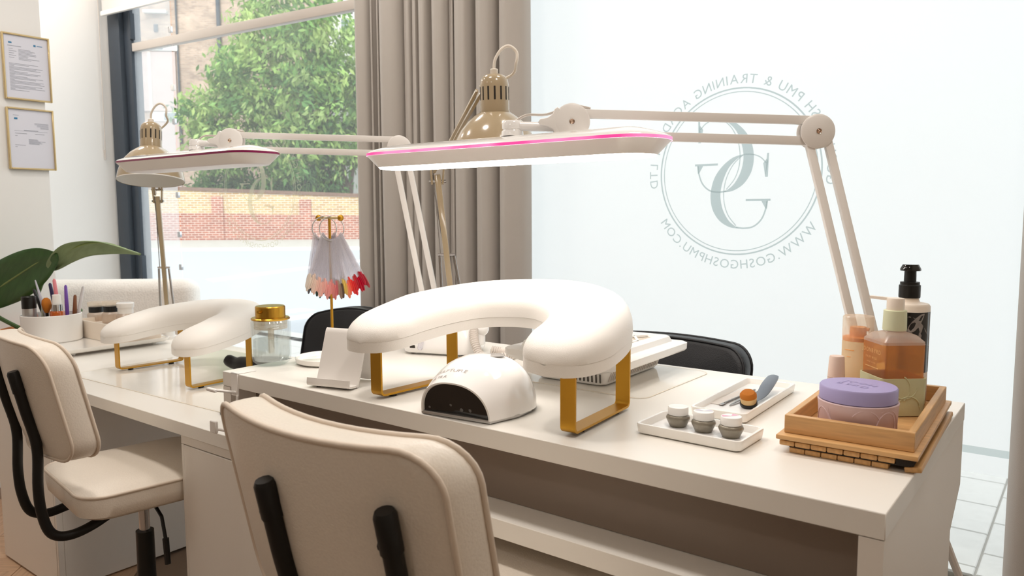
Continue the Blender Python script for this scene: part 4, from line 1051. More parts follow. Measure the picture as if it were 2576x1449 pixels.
# ================================================================== LED work lamps
def led_lamp(loc, lit, label, dz=0.0):
    t = thing('led_desk_lamp', label, 'lamp', loc, 0, 'white LED work lamps')
    O = V(1.345, 0.68, Z)
    def W(x, y, z): return V(x, y, z) - O
    elbow = W(1.219, 0.65, 1.286 + dz); j2 = W(0.812, 0.33, 1.307 + dz); head = W(0.662, 0.285, 1.228 + dz)
    base = W(1.345, 0.66, 0.80)
    a = (elbow - j2); a.z = 0; a.normalize(); n = V(a.y, -a.x, 0)         # lamp plane direction and disc axis (towards the room)
    # clamp on the desk edge
    b = B(); b.box(-0.025, 0.025, -0.045, 0.054, 0.0006, 0.012, 0.003, 2); b.box(-0.025, 0.025, 0.048, 0.056, -0.09, 0.012, .002, 1); b.box(-0.025, 0.025, -0.02, 0.056, -0.095, -0.085, .002, 1); b.out('clamp', M_lamp, t)
    b = B(); b.cyl((0, -0.005, -0.085), (0, -0.005, -0.0375), 0.006, n=10); b.cyl((0, -0.005, -0.0385), (0, -0.005, -0.0365), .015, n=14); b.out('clamp_screw', M_chrome, t)
    b = B(); b.cyl((0, -0.02, 0.010), (0, -0.02, 0.055), 0.016, 0.014, 18); b.out('pivot', M_lamp, t)
    dlow = (base - elbow).normalized(); sdl = n.cross(dlow).normalized()
    for s in (-1, 1):
        b = B(); b.bar(elbow + sdl * 0.0195 * s + dlow * 0.02 + n * 0.0, base + sdl * 0.0195 * s, 0.013, 0.0165, side=n, bev=0.0015); b.out('lower_arm_bar', M_lamp, t)
    b = B(); b.bar(base - dlow * 0.02 - sdl * 0.032, base - dlow * 0.02 + sdl * 0.032, 0.017, 0.03, side=n, bev=.002); b.bar(base - dlow * .01, V(0, -0.02, 0.05), .02, .02, bev=.003); b.out('arm_base', M_lamp, t)
    dup = (elbow - j2).normalized(); sdu = n.cross(dup).normalized()
    if sdu.z < 0: sdu = -sdu
    for s in (-1, 1):
        b = B(); b.bar(j2 + sdu * (0.0215 * s - 0.003) + dup * 0.02, elbow + sdu * (0.0215 * s + 0.002) - dup * 0.015, 0.013, 0.0185, side=n, bev=0.0015); b.out('upper_arm_bar', M_lamp, t)
    def disc(c, r, d0, d1, bulge=0.004):
        Mq = n.to_track_quat('Z', 'Y').to_matrix().to_4x4(); Mq.translation = c
        b = B(); b.lathe([(0, d0), (r - .003, d0), (r, d0 + 0.002), (r, d1 - 0.003), (r - 0.004, d1), (0, d1 + bulge * 0.3)], 40, M=Mq); return b
    disc(elbow, 0.036, 0.0075, 0.016).out('elbow_disc', M_lamp, t); disc(elbow, 0.036, -0.016, -0.0075).out('elbow_disc', M_lamp, t)
    disc(elbow, 0.026, -0.007, 0.007).out('elbow_hub', M_blackgloss, t)
    disc(elbow, 0.0055, 0.0162, 0.019).out('screw', M_screw, t)
    disc(j2, 0.038, 0.0075, 0.016).out('head_disc', M_lamp, t); disc(j2, 0.038, -0.016, -0.0075).out('head_disc', M_lamp, t)
    disc(j2, 0.0055, 0.0162, 0.019).out('screw', M_screw, t)
    # wing knob and neck towards the head
    hc = V(head.x + 0.028, head.y, head.z + 0.076)
    nk = (hc - j2); nk.z = 0; nk.normalize()
    Mq = Matrix((a, V(0, 0, 1), n)).transposed().to_4x4(); Mq.translation = j2 + n * 0.004
    wing = [(-0.022, -0.03), (-0.026, 0.006), (-0.030, 0.022), (-0.040, 0.030), (-0.046, 0.026), (-0.050, 0.016), (-0.062, 0.008), (-0.076, 0.006), (-0.080, 0.0), (-0.076, -0.006), (-0.060, -0.010), (-0.050, -0.016), (-0.042, -0.030)]
    b = B(); b.prism([(x + 0.01, z) for x, z in wing], -0.007, 0.012, Mq, 0.002); b.out('wing_knob', M_lamp, t, smooth=50)
    b = B(); b.tube([j2 - a * 0.03 + V(0, 0, -0.010), hc + V(0, 0, 0.0)], 0.010, 14); b.out('neck', M_chrome if False else M_whitegloss, t)
    b = B(); b.lathe([(0, 0.0), (0.024, 0.0), (0.0235, 0.010), (0.021, 0.013), (0.0205, 0.0145), (0.0225, 0.016), (0.0225, 0.026), (0.018, 0.033), (0, 0.035)], 30, (hc.x, hc.y, hc.z - 0.022)); b.out('head_pivot', M_whitegloss, t)
    b = B(); b.tube(spline([hc + V(0.005, 0, 0.008), hc + V(0.03, 0.012, 0.022), hc + V(0.07, 0.03, 0.022), j2 + V(0.0, 0.0, 0.034), j2 + dup * 0.04 + V(0, 0, .03)], 5), 0.0028, 6); b.out('power_cord', M_cordgray, t)
    # head
    hx, hy = 0.393, 0.083
    def hl(ins, z): return [(head.x + x, head.y + y, head.z + z) for x, y in rrect(hx - ins, hy - ins, 0.078 - ins * 0.9, 10)]
    b = B(); b.loops([hl(0.0265, 0.0), hl(0.026, 0.001), hl(0.002, 0.0265), hl(0.0005, 0.0268)], False, False); b.loops([hl(0.0265, 0.0), hl(0.031, 0.0), hl(0.031, 0.003)], False, False); hd = b.out('lamp_head', M_lamp, t, smooth=35)
    b = B(); b.loops([hl(0.0, 0.0268), hl(0.0, 0.0330)], False, False); b.out('accent_strip', M_pinkon if lit else M_pinkoff, hd, smooth=35)
    b = B(); b.loops([hl(0.0005, 0.0330), hl(0.004, 0.0365), hl(0.018, 0.042), hl(0.036, 0.047), hl(0.056, 0.052), hl(0.072, 0.0545), hl(0.080, 0.055)], False, True); b.out('top_cover', M_whitegloss, hd, smooth=60)
    b = B(); b.loops([hl(0.0275, 0.0004), hl(0.030, -0.0030), hl(0.040, -0.0045)], False, True); b.out('led_panel', M_ledon if lit else M_ledoff, hd, smooth=40)
    return t
led_lamp((1.345, 0.68, Z), True, 'white LED work lamp with lit pink edge over the upper desk')
l2 = led_lamp((0.100, 0.68, Z), False, 'white LED work lamp, switched off, over the low worktop', 0.036)
l2.location = (0.095, 0.68, Z); 

# ================================================================== beige enamel desk lamps
def beige_lamp(loc, label, knee, top, dome, tilt, tdir, hs=1.0, low_w=0.018):
    """knee, top and dome are offsets from the clamp point; dome = centre of the shade's rim"""
    t = thing('enamel_desk_lamp', label, 'lamp', loc, 0, 'beige enamel desk lamps')
    knee, top, dome = V(*knee), V(*top), V(*dome)
    b = B(); b.cyl((0, 0, 0.0004), (0, 0, 0.012), 0.033, n=28); b.cyl((0, 0, 0.012), (0, 0, 0.075), 0.026, 0.022, 20); b.out('clamp_base', M_white, t)
    b = B(); b.cyl((0.012, -0.019, 0.045), (0.018, -0.03, 0.045), 0.009, n=12); b.cyl((0, 0, 0.075), (0, 0, 0.085), .008, n=10); b.out('clamp_knob', M_slotdark, t)
    foot = V(0, 0, 0.08)
    sd = V(0.79, 0.61, 0)
    b = B(); b.bar(foot, knee, 0.018, 0.012, side=sd, bev=0.002); b.out('lower_arm', M_beige, t)
    d = (knee - foot)
    for s in (-1, 1):
        b = B(); b.tube([foot + sd * 0.032 * s + d * 0.02, foot + sd * 0.022 * s + d * 0.42], 0.005, 8); b.out('spring', M_steel, t)
    b = B(); b.tube([foot + d * 0.43 - sd * 0.026, foot + d * 0.43 + sd * 0.026], 0.0045, 8); b.out('spring_pin', M_steel, t)
    b = B(); b.tube([foot + d * 0.43 - sd * .018, knee - sd * .012], .002, 6); b.tube([foot + d * 0.43 + sd * .004 - V(.008, .006, 0), knee - sd * .016], .002, 6); b.out('tension_wire', M_steel, t)
    for s in (-1, 1):
        b = B(); b.bar(knee + sd * 0.016 * s - V(0, 0, 0.03), knee + sd * 0.022 * s + V(0, 0, 0.05), 0.006, 0.012, side=sd, bev=.001); b.out('knee_bracket', M_beige, t)
    b = B(); b.tube([knee - sd * .026 + V(0, 0, .03), knee + sd * .026 + V(0, 0, .03)], .005, 8); b.tube([knee - sd * .026 - V(0, 0, .02), knee + sd * .026 - V(0, 0, .02)], .005, 8); b.out('knee_bolt', M_steel, t)
    for s in (-1, 1):
        b = B(); b.bar(knee + sd * 0.010 * s + V(0, 0, 0.02 + .012 * s), top + sd * 0.008 * s, 0.008, 0.012, side=sd, bev=.001); b.out('upper_arm', M_beige, t)
    # shade
    axis = (V(0, 0, 1) * math.cos(tilt) + V(*tdir).normalized() * math.sin(tilt)).normalized()
    Mq = axis.to_track_quat('Z', 'Y').to_matrix().to_4x4(); Mq.translation = dome; Mq = Mq @ Matrix.Scale(hs, 4)
    outer = [(0.125, 0.0), (0.1245, 0.012), (0.121, 0.032), (0.112, 0.060), (0.098, 0.086), (0.078, 0.110), (0.055, 0.128), (0.042, 0.136)]
    b = B(); b.lathe(outer, 56, M=Mq); sh = b.out('shade', M_beige, t, smooth=60)
    b = B(); b.lathe([(0.125, 0.0), (0.1265, 0.0015), (0.1255, 0.004), (0.1235, 0.001), (0.121, 0.014), (0.117, 0.034), (0.108, 0.060), (0.094, 0.084), (0.075, 0.106), (0.05, 0.124), (0, 0.128)], 56, M=Mq); b.out('shade_lining', M_beigein, sh, smooth=60)
    b = B(); b.lathe([(0.0425, 0.136), (0.0425, 0.139), (0.0405, 0.139), (0.0405, 0.208), (0.038, 0.224), (0.030, 0.235), (0.018, 0.240), (0, 0.241)], 40, M=Mq); hb = b.out('lamp_housing', M_beige, t, smooth=40)
    for k in range(14):
        a_ = 2 * PI * k / 14
        Mk = Mq @ Matrix.Rotation(a_, 4, 'Z')
        b = B(); b.box(0.0392, 0.0409, -0.0028, 0.0028, 0.168, 0.205, 0.0007, 1, Mk); b.out('vent_slot', M_slotdark, hb)
    b = B(); b.lathe([(0.011, 0.238), (0.011, 0.252), (0.009, 0.254), (0, 0.254)], 14, M=Mq); b.out('cord_grip', M_cord, t)
    q = lambda x, z: Mq @ V(*(x, z))
    right = V(0.79, 0.61, 0)
    c0 = Mq @ V(0, 0, 0.254)
    b = B(); b.tube(spline([c0, c0 + V(0, 0, 0.025) * hs + right * .003, c0 + V(0, 0, 0.052) * hs + right * 0.020 * hs, c0 + V(0, 0, 0.062) * hs + right * 0.042 * hs, c0 + V(0, 0, 0.045) * hs + right * 0.063 * hs, c0 + V(0, 0.0, 0.015) * hs + right * 0.062 * hs, c0 + V(0, 0, -0.012) * hs + right * 0.044 * hs + V(-.02, .03, 0), top + V(0, 0, 0.01)], 6), 0.0042 * hs, 8)
    b.out('cord_loop', M_cord, t)
    return t
beige_lamp((0.155, 0.685, Z), 'beige enamel desk lamp in front of the taupe curtain, partly behind the lit lamp head', (-0.050, -0.01, 0.505), (0.195, -0.10, 0.72), (0.265, -0.120, 0.525), math.radians(4), (0.3, -0.6, 0), 0.94)
beige_lamp((-1.56, 0.70, 0.568), 'beige enamel desk lamp at the left in front of the clear window', (-0.04, 0.0, 0.63), (0.15, -0.13, 0.85), (0.265, -0.185, 0.682), math.radians(10), (-0.75, 0.66, 0), 0.99)

# ================================================================== left worktop clutter
og = thing('desk_organiser', 'low white organiser tray on short legs at the left end of the worktop', 'organiser', (-1.70, 0.418, 0.568))
b = B(); b.loops([rl(0.27, 0.205, 0.03, 0.012), rl(0.28, 0.215, 0.03, 0.018), rl(0.285, 0.22, 0.03, 0.03), rl(0.275, 0.21, 0.028, 0.03), rl(0.27, 0.205, 0.028, 0.020)], True, True); b.out('tray', M_ceramic, og, smooth=40)
b = B(); b.loops([rl(0.20, 0.09, 0.012, 0.021, 0.06, 0.10), rl(0.20, 0.09, 0.012, 0.095, 0.06, 0.10), rl(0.194, 0.084, 0.010, 0.095, 0.06, 0.10), rl(0.194, 0.084, 0.010, 0.075, 0.06, 0.10)], True, True); b.out('bin', M_cream2, og, smooth=40)
for sx in (-1, 1):
    for sy in (-1, 1):
        b = B(); b.cyl((sx * 0.24, sy * 0.165, 0), (sx * 0.235, sy * 0.16, 0.0135), 0.008, 0.011, 10); b.out('leg', M_white, og)
cx_, cy_, cz_ = -1.80, 0.318, 0.568 + 0.0205
cup = thing('brush_cup', 'wide white round cup full of brushes and pens on the organiser', 'cup', (cx_, cy_, cz_))
b = B(); b.lathe([(0, 0), (0.108, 0), (0.112, 0.004), (0.114, 0.112), (0.112, 0.114), (0.110, 0.112), (0.108, 0.008), (0, 0.008)], 56); b.out('cup_wall', M_white, cup)
def in_cup(px, py, nm, label, cat, build):
    t = thing(nm, label, cat, (cx_ + px, cy_ + py, cz_ + 0.0085)); build(t); return t
vr = V(0.79, 0.61, 0); vf = V(-0.61, 0.79, 0)            # screen-right / away directions used to lay out the cup
def cpos(r, f): q_ = vr * r + vf * f; return q_.x, q_.y
def can(t):
    b = B(); b.lathe([(0, 0), (0.026, 0), (0.026, 0.135), (0, 0.135)], 28); b.out('can', M_silver, t)
    b = B(); b.lathe([(0.0265, 0.135), (0.027, 0.137), (0.027, 0.183), (0.024, 0.186), (0, 0.186)], 28); b.out('cap', M_black, t)
in_cup(*cpos(-0.055, -0.06), 'spray_can', 'silver can with a black cap in the brush cup', 'can', can)
def serum(t):
    b = B(); b.lathe([(0, 0), (0.028, 0), (0.028, 0.118), (0.024, 0.124), (0, 0.124)], 28); b.out('bottle', M_amberglass, t)
    b = B(); b.lathe([(0.021, 0.124), (0.021, 0.150), (0, 0.150)], 28); b.out('collar', M_chrome, t)
    b = B(); b.lathe([(0.018, 0.150), (0.016, 0.190), (0.012, 0.192), (0, 0.192)], 24); b.out('bulb', M_white, t)
in_cup(*cpos(0.058, -0.055), 'serum_bottle', 'amber serum bottle with silver collar and white bulb in the cup', 'bottle', serum)
PENS = [(-0.012, 0.02, -0.07, 0.215, '#17161a', 0.008, 'black brush handle leaning in the cup'), (0.0, 0.0, -0.06, 0.255, '#cfcfda', 0.007, 'white pointed brush handle, tallest at the left of the cup'),
        (0.018, 0.03, -0.035, 0.24, '#2a2350', 0.009, 'dark violet brush handle standing in the cup'), (0.034, 0.01, -0.02, 0.26, '#f0929c', 0.009, 'pink brush handle, tallest in the cup'),
        (0.044, 0.04, 0.0, 0.23, '#7d56b8', 0.008, 'purple pen behind the pink handle'), (0.075, 0.03, 0.05, 0.225, '#d9d6d8', 0.007, 'white angled file at the right of the cup'),
        (-0.02, -0.02, -0.05, 0.17, '#e3b8ae', 0.0045, 'thin blush stick in the cup'), (0.062, 0.05, 0.015, 0.185, '#8a5a3c', 0.009, 'small brown brush tip behind the serum bottle'),
        (-0.04, 0.0, 0.005, 0.16, '#cfd3bd', 0.006, 'pale green stick low in the cup')]
for k, (r, f, lean, ln, colr, rad, lb) in enumerate(PENS):
    x, y = cpos(r, f)
    t = thing('cosmetic_brush', lb, 'brush', (cx_ + x, cy_ + y, cz_ + 0.0085), 0, 'brushes and pens in the cup')
    tp = vr * lean + V(0, 0, ln * 0.97)
    b = B(); b.tube([V(0, 0, 0), tp * 0.6, tp * 0.97, tp], [rad * 0.7, rad, rad * (0.75 if k != 1 else .4), rad * 0.3], 10); b.out('handle', mat('pen_%d' % k, colr, 0.3, bump=0.01, scale=100), t)
    b = B(); b.tube([tp * 0.30, tp * 0.36], rad * 1.08, 10); b.out('ferrule', M_silver, t)
def powder(t):
    b = B(); b.tube([(0, 0, 0), (0, 0, 0.12)], 0.006, 10); b.out('handle', M_black, t)
    b = B(); b.tube([(0, 0, 0.115), (0, 0, 0.13), (0, 0, 0.15), (-0.002, 0, 0.168), (-0.003, 0, 0.178)], [0.008, 0.015, 0.019, 0.016, 0.006], 12); b.out('bristles', M_brushhead, t)
in_cup(*cpos(0.012, -0.05), 'powder_brush', 'round tan powder brush, bristles up, in front of the cup', 'brush', powder)
def jar_bottle(x, y, capm, label, tall):
    t = thing('product_jar', label, 'bottle', (x, y, 0.568 + 0.0755), 0, 'product jars in the organiser bin')
    b = B(); b.lathe([(0, 0), (0.036, 0), (0.038, 0.004), (0.038, tall), (0.030, tall + 0.008), (0, tall + 0.008)], 28); b.out('bottle', M_frostclear, t)
    b = B(); b.lathe([(0, tall + 0.008), (0.031, tall + 0.008), (0.031, tall + 0.034), (0, tall + 0.034)], 28); b.out('cap', capm, t)
    b = B(); b.lathe([(0, tall + 0.034), (0.034, tall + 0.034), (0.036, tall + 0.052), (0.033, tall + 0.055), (0, tall + 0.054)], 28); b.out('sealed_top', M_capclear if capm is not M_white else M_white, t)
jar_bottle(-1.865, 0.530, M_black, 'frosted jar with a black band right behind the brush cup', 0.030)
jar_bottle(-1.745, 0.540, M_black, 'frosted jar with a black band and clear spout, middle of the bin', 0.040)
jar_bottle(-1.635, 0.55, M_white, 'all-white capped jar at the right end of the bin', 0.040)

# ================================================================== plant, bouclé seat
pl = thing('potted_plant', 'large-leaved green plant in a terracotta pot behind the brush cup', 'plant', (-2.15, 0.40, FZ))
b = B(); b.lathe([(0, 0), (0.10, 0), (0.105, 0.01), (0.15, 0.71), (0.158, 0.715), (0.158, 0.78), (0.150, 0.782), (0.142, 0.77), (0, 0.755)], 36); b.out('pot', M_terra, pl)
b = B(); b.lathe([(0, 0.757), (0.141, 0.765), (0.141, 0.772), (0, 0.778)], 24); b.out('soil', M_soil, pl)
def blade(spine, width, name, m, cup=0.15, side=(0, 0, 1), fold=0.0):
    S_ = spline(spine, 8); n = len(S_); b = B(); rows = []
    for i, p in enumerate(S_):
        u = i / (n - 1); w2 = width * (math.sin(PI * u ** 0.75) ** 0.7) * 0.5 + 0.0005
        t = (S_[min(i + 1, n - 1)] - S_[max(i - 1, 0)]).normalized(); sd = Vector(side); sd = (sd - t * sd.dot(t)).normalized(); nn = t.cross(sd)
        rows.append([p + sd * w2 * s + nn * (cup * w2 * (s * s)) + nn * 0.004 * math.sin(9 * u + 4 * s) for s in (-1, -0.75, -0.5, -0.25, 0, 0.25, 0.5, 0.75, 1)])
    b.loops(rows, False, False, closed=False); o = b.out(name, m, pl, smooth=180)
    md = o.modifiers.new('thickness', 'SOLIDIFY'); md.thickness = 0.0018
    b = B(); b.tube(S_, [0.006 * (1 - 0.8 * i / n) for i in range(n)], 6); b.out('midrib', M_midrib, o)
PO = V(-2.15, 0.40, FZ)
def L(*p): return V(*p) - PO
blade([L(-2.36, 0.22, 0.705), L(-2.24, 0.27, 0.785), L(-2.08, 0.31, 0.86), L(-1.92, 0.34, 0.925), L(-1.82, 0.36, 0.955)], 0.20, 'leaf', M_leaf, 0.12, (0.3, -0.6, 1))
blade([L(-1.93, 0.37, 0.885), L(-1.80, 0.39, 0.955), L(-1.66, 0.40, 0.995), L(-1.50, 0.41, 1.005), L(-1.37, 0.42, 0.99), L(-1.24, 0.43, 0.965)], 0.10, 'leaf', M_leaf2, 0.5, (-0.2, -0.75, 0.55))
b = B(); b.tube(spline([L(-2.28, 0.40, 0.59), L(-2.22, 0.40, 0.68), L(-2.08, 0.39, 0.80), L(-1.95, 0.375, 0.88), L(-1.85, 0.38, 0.93)], 6), [0.014 - 0.0004 * i for i in range(25)], 8); b.out('stem', M_stem, pl)
b = B(); b.tube(spline([L(-2.20, 0.42, 0.585), L(-2.10, 0.44, 0.62), L(-2.0, 0.47, 0.66), L(-1.93, 0.49, 0.69)], 5), 0.011, 8); b.out('stem', M_stem, pl)
b = B(); b.tube(spline([L(-2.20, 0.36, 0.585), L(-2.3, 0.30, 0.64), L(-2.33, 0.26, 0.68), L(-2.36, 0.22, 0.705)], 5), 0.010, 8); b.out('stem', M_stem, pl)

sf = thing('boucle_armchair', 'white boucle seat with rounded back between the plant and the window', 'armchair', (-2.70, 1.08, FZ), math.radians(41))
def rbox(hx, hy, z0, z1, r, cx=0, cy=0):
    b = B(); lp = []
    for k in range(7):
        a = PI / 2 * k / 6; lp.append(rl(hx - r + r * math.sin(a), hy - r + r * math.sin(a), r * (0.15 + 0.8 * math.sin(a)), z0 + r - r * math.cos(a), cx, cy))
    for k in range(7):
        a = PI / 2 * k / 6; lp.append(rl(hx - r + r * math.cos(a), hy - r + r * math.cos(a), r * (0.15 + 0.8 * math.cos(a)), z1 - r + r * math.sin(a), cx, cy))
    b.loops(lp); return b
rbox(0.44, 0.085, 0.26, 0.935, 0.07, -0.03, -0.05).out('backrest', M_boucle, sf, smooth=60)
rbox(0.42, 0.22, 0.26, 0.56, 0.06, -0.03, 0.25).out('seat', M_boucle, sf, smooth=60)
for sx in (-0.38, 0.32):
    for sy in (-0.05, 0.38):
        b = B(); b.cyl((sx, sy, 0), (sx, sy, 0.28), 0.015, 0.02, 10); b.out('leg', M_oak, sf)

# ================================================================== chairs
def chair(loc, rz, label, name, hs, lea, pip, frame=True, bw=0.24, curve=0.045, arch=0.012, group='cream office chairs', ztop=0.385, zbot=0.095, sw=0.215, recl=12, tub=0.105, toff=0.0, rad=0.06, sy=0.0):
    t = thing(name, label, 'chair', loc, rz, group)
    rec = math.radians(recl)
    def bpos(u, v, d):
        """backrest surface: u in -1..1, v metres above seat, d thickness offset towards the back"""
        zc = (ztop + zbot) / 2
        y = -0.265 - (v - zc) * math.tan(rec) + curve * u * u - d
        return V(u * bw, y, hs + v + arch * (1 - u * u) * ((v - zbot) / (ztop - zbot)))
    hv = (ztop - zbot) / 2; zc = (ztop + zbot) / 2
    out = rrect(bw, hv, rad, 7)
    # densify straight edges
    dense = []
    for i in range(len(out)):
        a, c = Vector(out[i]), Vector(out[(i + 1) % len(out)]); m_ = max(1, int((c - a).length / 0.03))
        for k in range(m_): dense.append(a.lerp(c, k / m_))
    th = 0.062
    def ring(k, d): return [bpos(p.x * k / bw, zc + p.y * k, d) for p in dense]
    lo = [ring(k, th - 0.0 + 0.006 * (1 - k) / 0.6 * 1.0) for k in (0.12, 0.35, 0.6, 0.8, 0.93)]
    lo = [ring(k, th / 2 + 0.008 * (1 - k * k)) for k in (0.08, 0.3, 0.55, 0.78, 0.92, 0.985)] + [ring(1.0, th / 2 - 0.004), ring(1.012, th / 4), ring(1.014, 0), ring(1.012, -th / 4), ring(1.0, -th / 2 + 0.004)] + [ring(k, -th / 2 - 0.014 * (1 - k * k)) for k in (0.985, 0.92, 0.78, 0.55, 0.3, 0.08)]
    b = B(); b.loops(lo); bk = b.out('backrest', lea, t, smooth=50)
    for d in (th / 2 - 0.001, -th / 2 + 0.001):
        b = B(); b.tube(ring(1.004, d), 0.0042, 8, closed=True); b.out('piping', pip, bk, smooth=80)
    # seat
    def sr(k, z, rr=0.07): return [(x, y + sy, hs + z) for x, y in rrect(sw * k, (0.21 + sy) * k, rr * k, 6)]
    b = B(); b.loops([sr(0.1, -0.078), sr(0.9, -0.078), sr(0.985, -0.066), sr(1.0, -0.04), sr(1.0, -0.018), sr(0.985, -0.008), sr(0.9, -0.001), sr(0.7, 0.005), sr(0.4, 0.009), sr(0.1, 0.010)]); se = b.out('seat', lea, t, smooth=50)
    b = B(); b.tube([Vector(p) for p in sr(1.0, -0.011)], 0.004, 8, closed=True); b.out('piping', pip, se, smooth=80)
    if frame:
        for sx in (-1, 1):
            x = sx * tub + toff
            u = x / bw
            top = bpos(u, zc + hv * 0.40 + 0.012, th / 2 + 0.016); low = bpos(u, zbot + 0.03, th / 2 + 0.016)
            pts = [top, (top + low) / 2, low, V(x, low.y - 0.003, hs + 0.02), V(x, low.y + 0.002, hs - 0.05), V(x, low.y + 0.02, hs - 0.105), V(x, low.y + 0.06, hs - 0.122), V(x * 0.95, low.y + 0.12, hs - 0.112), V(x * 0.6, low.y + 0.2, hs - 0.092)]
            b = B(); b.tube(spline(pts, 6), 0.0125, 12); tb = b.out('back_tube', M_tube, t, smooth=60)
            b = B(); b.tube([top + (top - low).normalized() * 0.006, top, top - (top - low) * 0.25], [0.0115, 0.0142, 0.0142], 12); b.out('tube_cap', M_tube, tb, smooth=40)
            for f in (0.22, 0.80):
                q_ = top.lerp(low, f); b = B(); b.sphere(q_ + V(-0.0115, -0.003, 0), 0.0068, (1, 1, 1.1), 10); b.out('bolt', M_tube, tb)
        b = B(); b.box(-0.10, 0.10, -0.10, 0.10, hs - 0.10, hs - 0.079, 0.004, 1); b.out('seat_plate', M_black, t)
        b = B(); b.cyl((0, 0, hs - 0.215), (0, 0, hs - 0.095), 0.0145, n=18); b.out('gas_lift', M_chrome, t)
        b = B(); b.cyl((0, 0, 0.06), (0, 0, hs - 0.205), 0.026, 0.0245, 18); b.out('column', M_black, t)
        b = B(); b.tube([(0.05, 0.0, hs - 0.09), (0.14, 0.0, hs - 0.125), (0.165, 0.0, hs - 0.19)], 0.005, 8); b.tube([(0.162, .0, hs - .18), (0.17, .0, hs - .25)], [.009, .008], 8); b.out('lever', M_black, t)
        for k in range(5):
            a = 2 * PI * k / 5 + 0.3
            p0 = V(0, 0, 0.085); p1 = V(0.26 * math.cos(a), 0.26 * math.sin(a), 0.065)
            b = B(); b.tube([p0, p1], [0.02, 0.014], 10); lg = b.out('leg', M_black, t)
            b = B(); b.cyl(p1 + V(-0.010 * math.sin(a), .010 * math.cos(a), -0.039), p1 + V(0.010 * math.sin(a), -.010 * math.cos(a), -0.039), 0.026, n=16); b.cyl(p1 + V(0, 0, -.04), p1, .006, n=8); b.out('caster', M_black, lg)
    else:
        for sx in (-1, 1):
            for sy in (-1, 1):
                b = B(); b.cyl((sx * 0.2, sy * 0.19, 0), (sx * 0.16, sy * 0.15, hs - 0.077), 0.010, 0.013, 10); b.out('leg', M_black, t)
            b = B(); b.tube(spline([bpos(sx * 0.5, zbot + 0.06, th / 2 + 0.008), bpos(sx * 0.5, zbot - 0.04, th / 2 + 0.012), V(sx * 0.11, -0.26, hs - 0.07), V(sx * 0.10, -0.1, hs - 0.088)], 5), 0.012, 10); b.out('back_support', M_black, t)
    return t
F_ = -FZ
chair((0.944, -0.17, FZ), math.radians(-1), 'cream leather office chair in the foreground, seen from behind with black tubes', 'office_chair', 0.475 + F_, M_cream, M_piping, bw=0.216, curve=0.042, tub=0.100, toff=0.055, arch=-0.008, rad=0.056, sy=0.04)
chair((-0.435, 0.0, FZ), math.radians(-8), 'cream leather office chair at the left, seat tucked under the low worktop', 'office_chair', 0.415 + F_, M_cream, M_piping, bw=0.225, sw=0.205)
chair((0.70, 0.77, FZ), math.radians(180), 'black leather chair behind the upper desk in front of the frosted window', 'client_chair', 0.41 + F_, M_blackleather, M_blackleather, frame=False, bw=0.25, group='black leather chairs', ztop=0.325, zbot=0.05, arch=0.012, curve=0.03)
chair((-0.93, 1.0, FZ), math.radians(184), 'black leather chair behind the worktop in front of the clear window', 'client_chair', 0.425 + F_, M_blackleather, M_blackleather, frame=False, bw=0.28, group='black leather chairs', ztop=0.215, zbot=-0.02, arch=0.05, curve=0.05)

b = B(); b.tube(spline([(1.475, 0.70, 0.48), (1.50, 0.73, 0.40), (1.53, 0.745, 0.30), (1.545, 0.75, 0.12), (1.54, 0.75, -0.08), (1.50, 0.80, FZ + 0.012), (1.40, 0.9, FZ + 0.009)], 5), 0.008, 8)
tag(b.out('power_cable', M_cordgray), 'pale grey power cable hanging behind the right end of the upper desk', 'cable')

# ================================================================== the street outside
b = B(); b.box(-60, 30, 3.39, 60, -0.2, -0.03); struct(b.out('road', M_asphalt, smooth=0), 'asphalt road outside the windows')
pv = bpy.data.objects.new('pavement', None); COL.objects.link(pv); struct(pv, 'pale paved footway outside the window')
b = B(); b.box(-6.0, 4.0, 1.617, 3.4, FZ, -0.006); b.out('joint_bed', M_joint, pv, smooth=0)
pb = B(); pb.box(-0.3, 0.3, -0.152, 0.152, -0.02, 0.0, 0.003, 1); p0 = pb.out('paver', M_paver, pv, smooth=30); first = True
for i in range(-9, 5):
    for j in range(-1, 6):
        x = 1.46 - 0.303 + i * 0.607; y = 1.838 + j * 0.311
        if i > 0: y += 0.13
        if first: o = p0; first = False
        else: o = p0.copy(); COL.objects.link(o)
        o.scale = (1, 1, 1) if y > 1.66 else (1, 0.19 if i <= 0 else 0.60, 1)
        o.location = (x, min(y, 3.26) if y > 1.66 else (1.650 if i <= 0 else 1.718), 0)
zc = thing('zebra_crossing', 'white painted bars across the road outside the clear window', 'road marking', (-4.8, 4.3, -0.03))
for k in range(7):
    b = B(); b.box(-0.14, 0.14, -0.36, 0.42, 0.0005, 0.004, M=Matrix.Translation((-2.16 + 0.54 * k, 0.02 * k, 0))); b.out('stripe', M_roadpaint, zc, smooth=0)
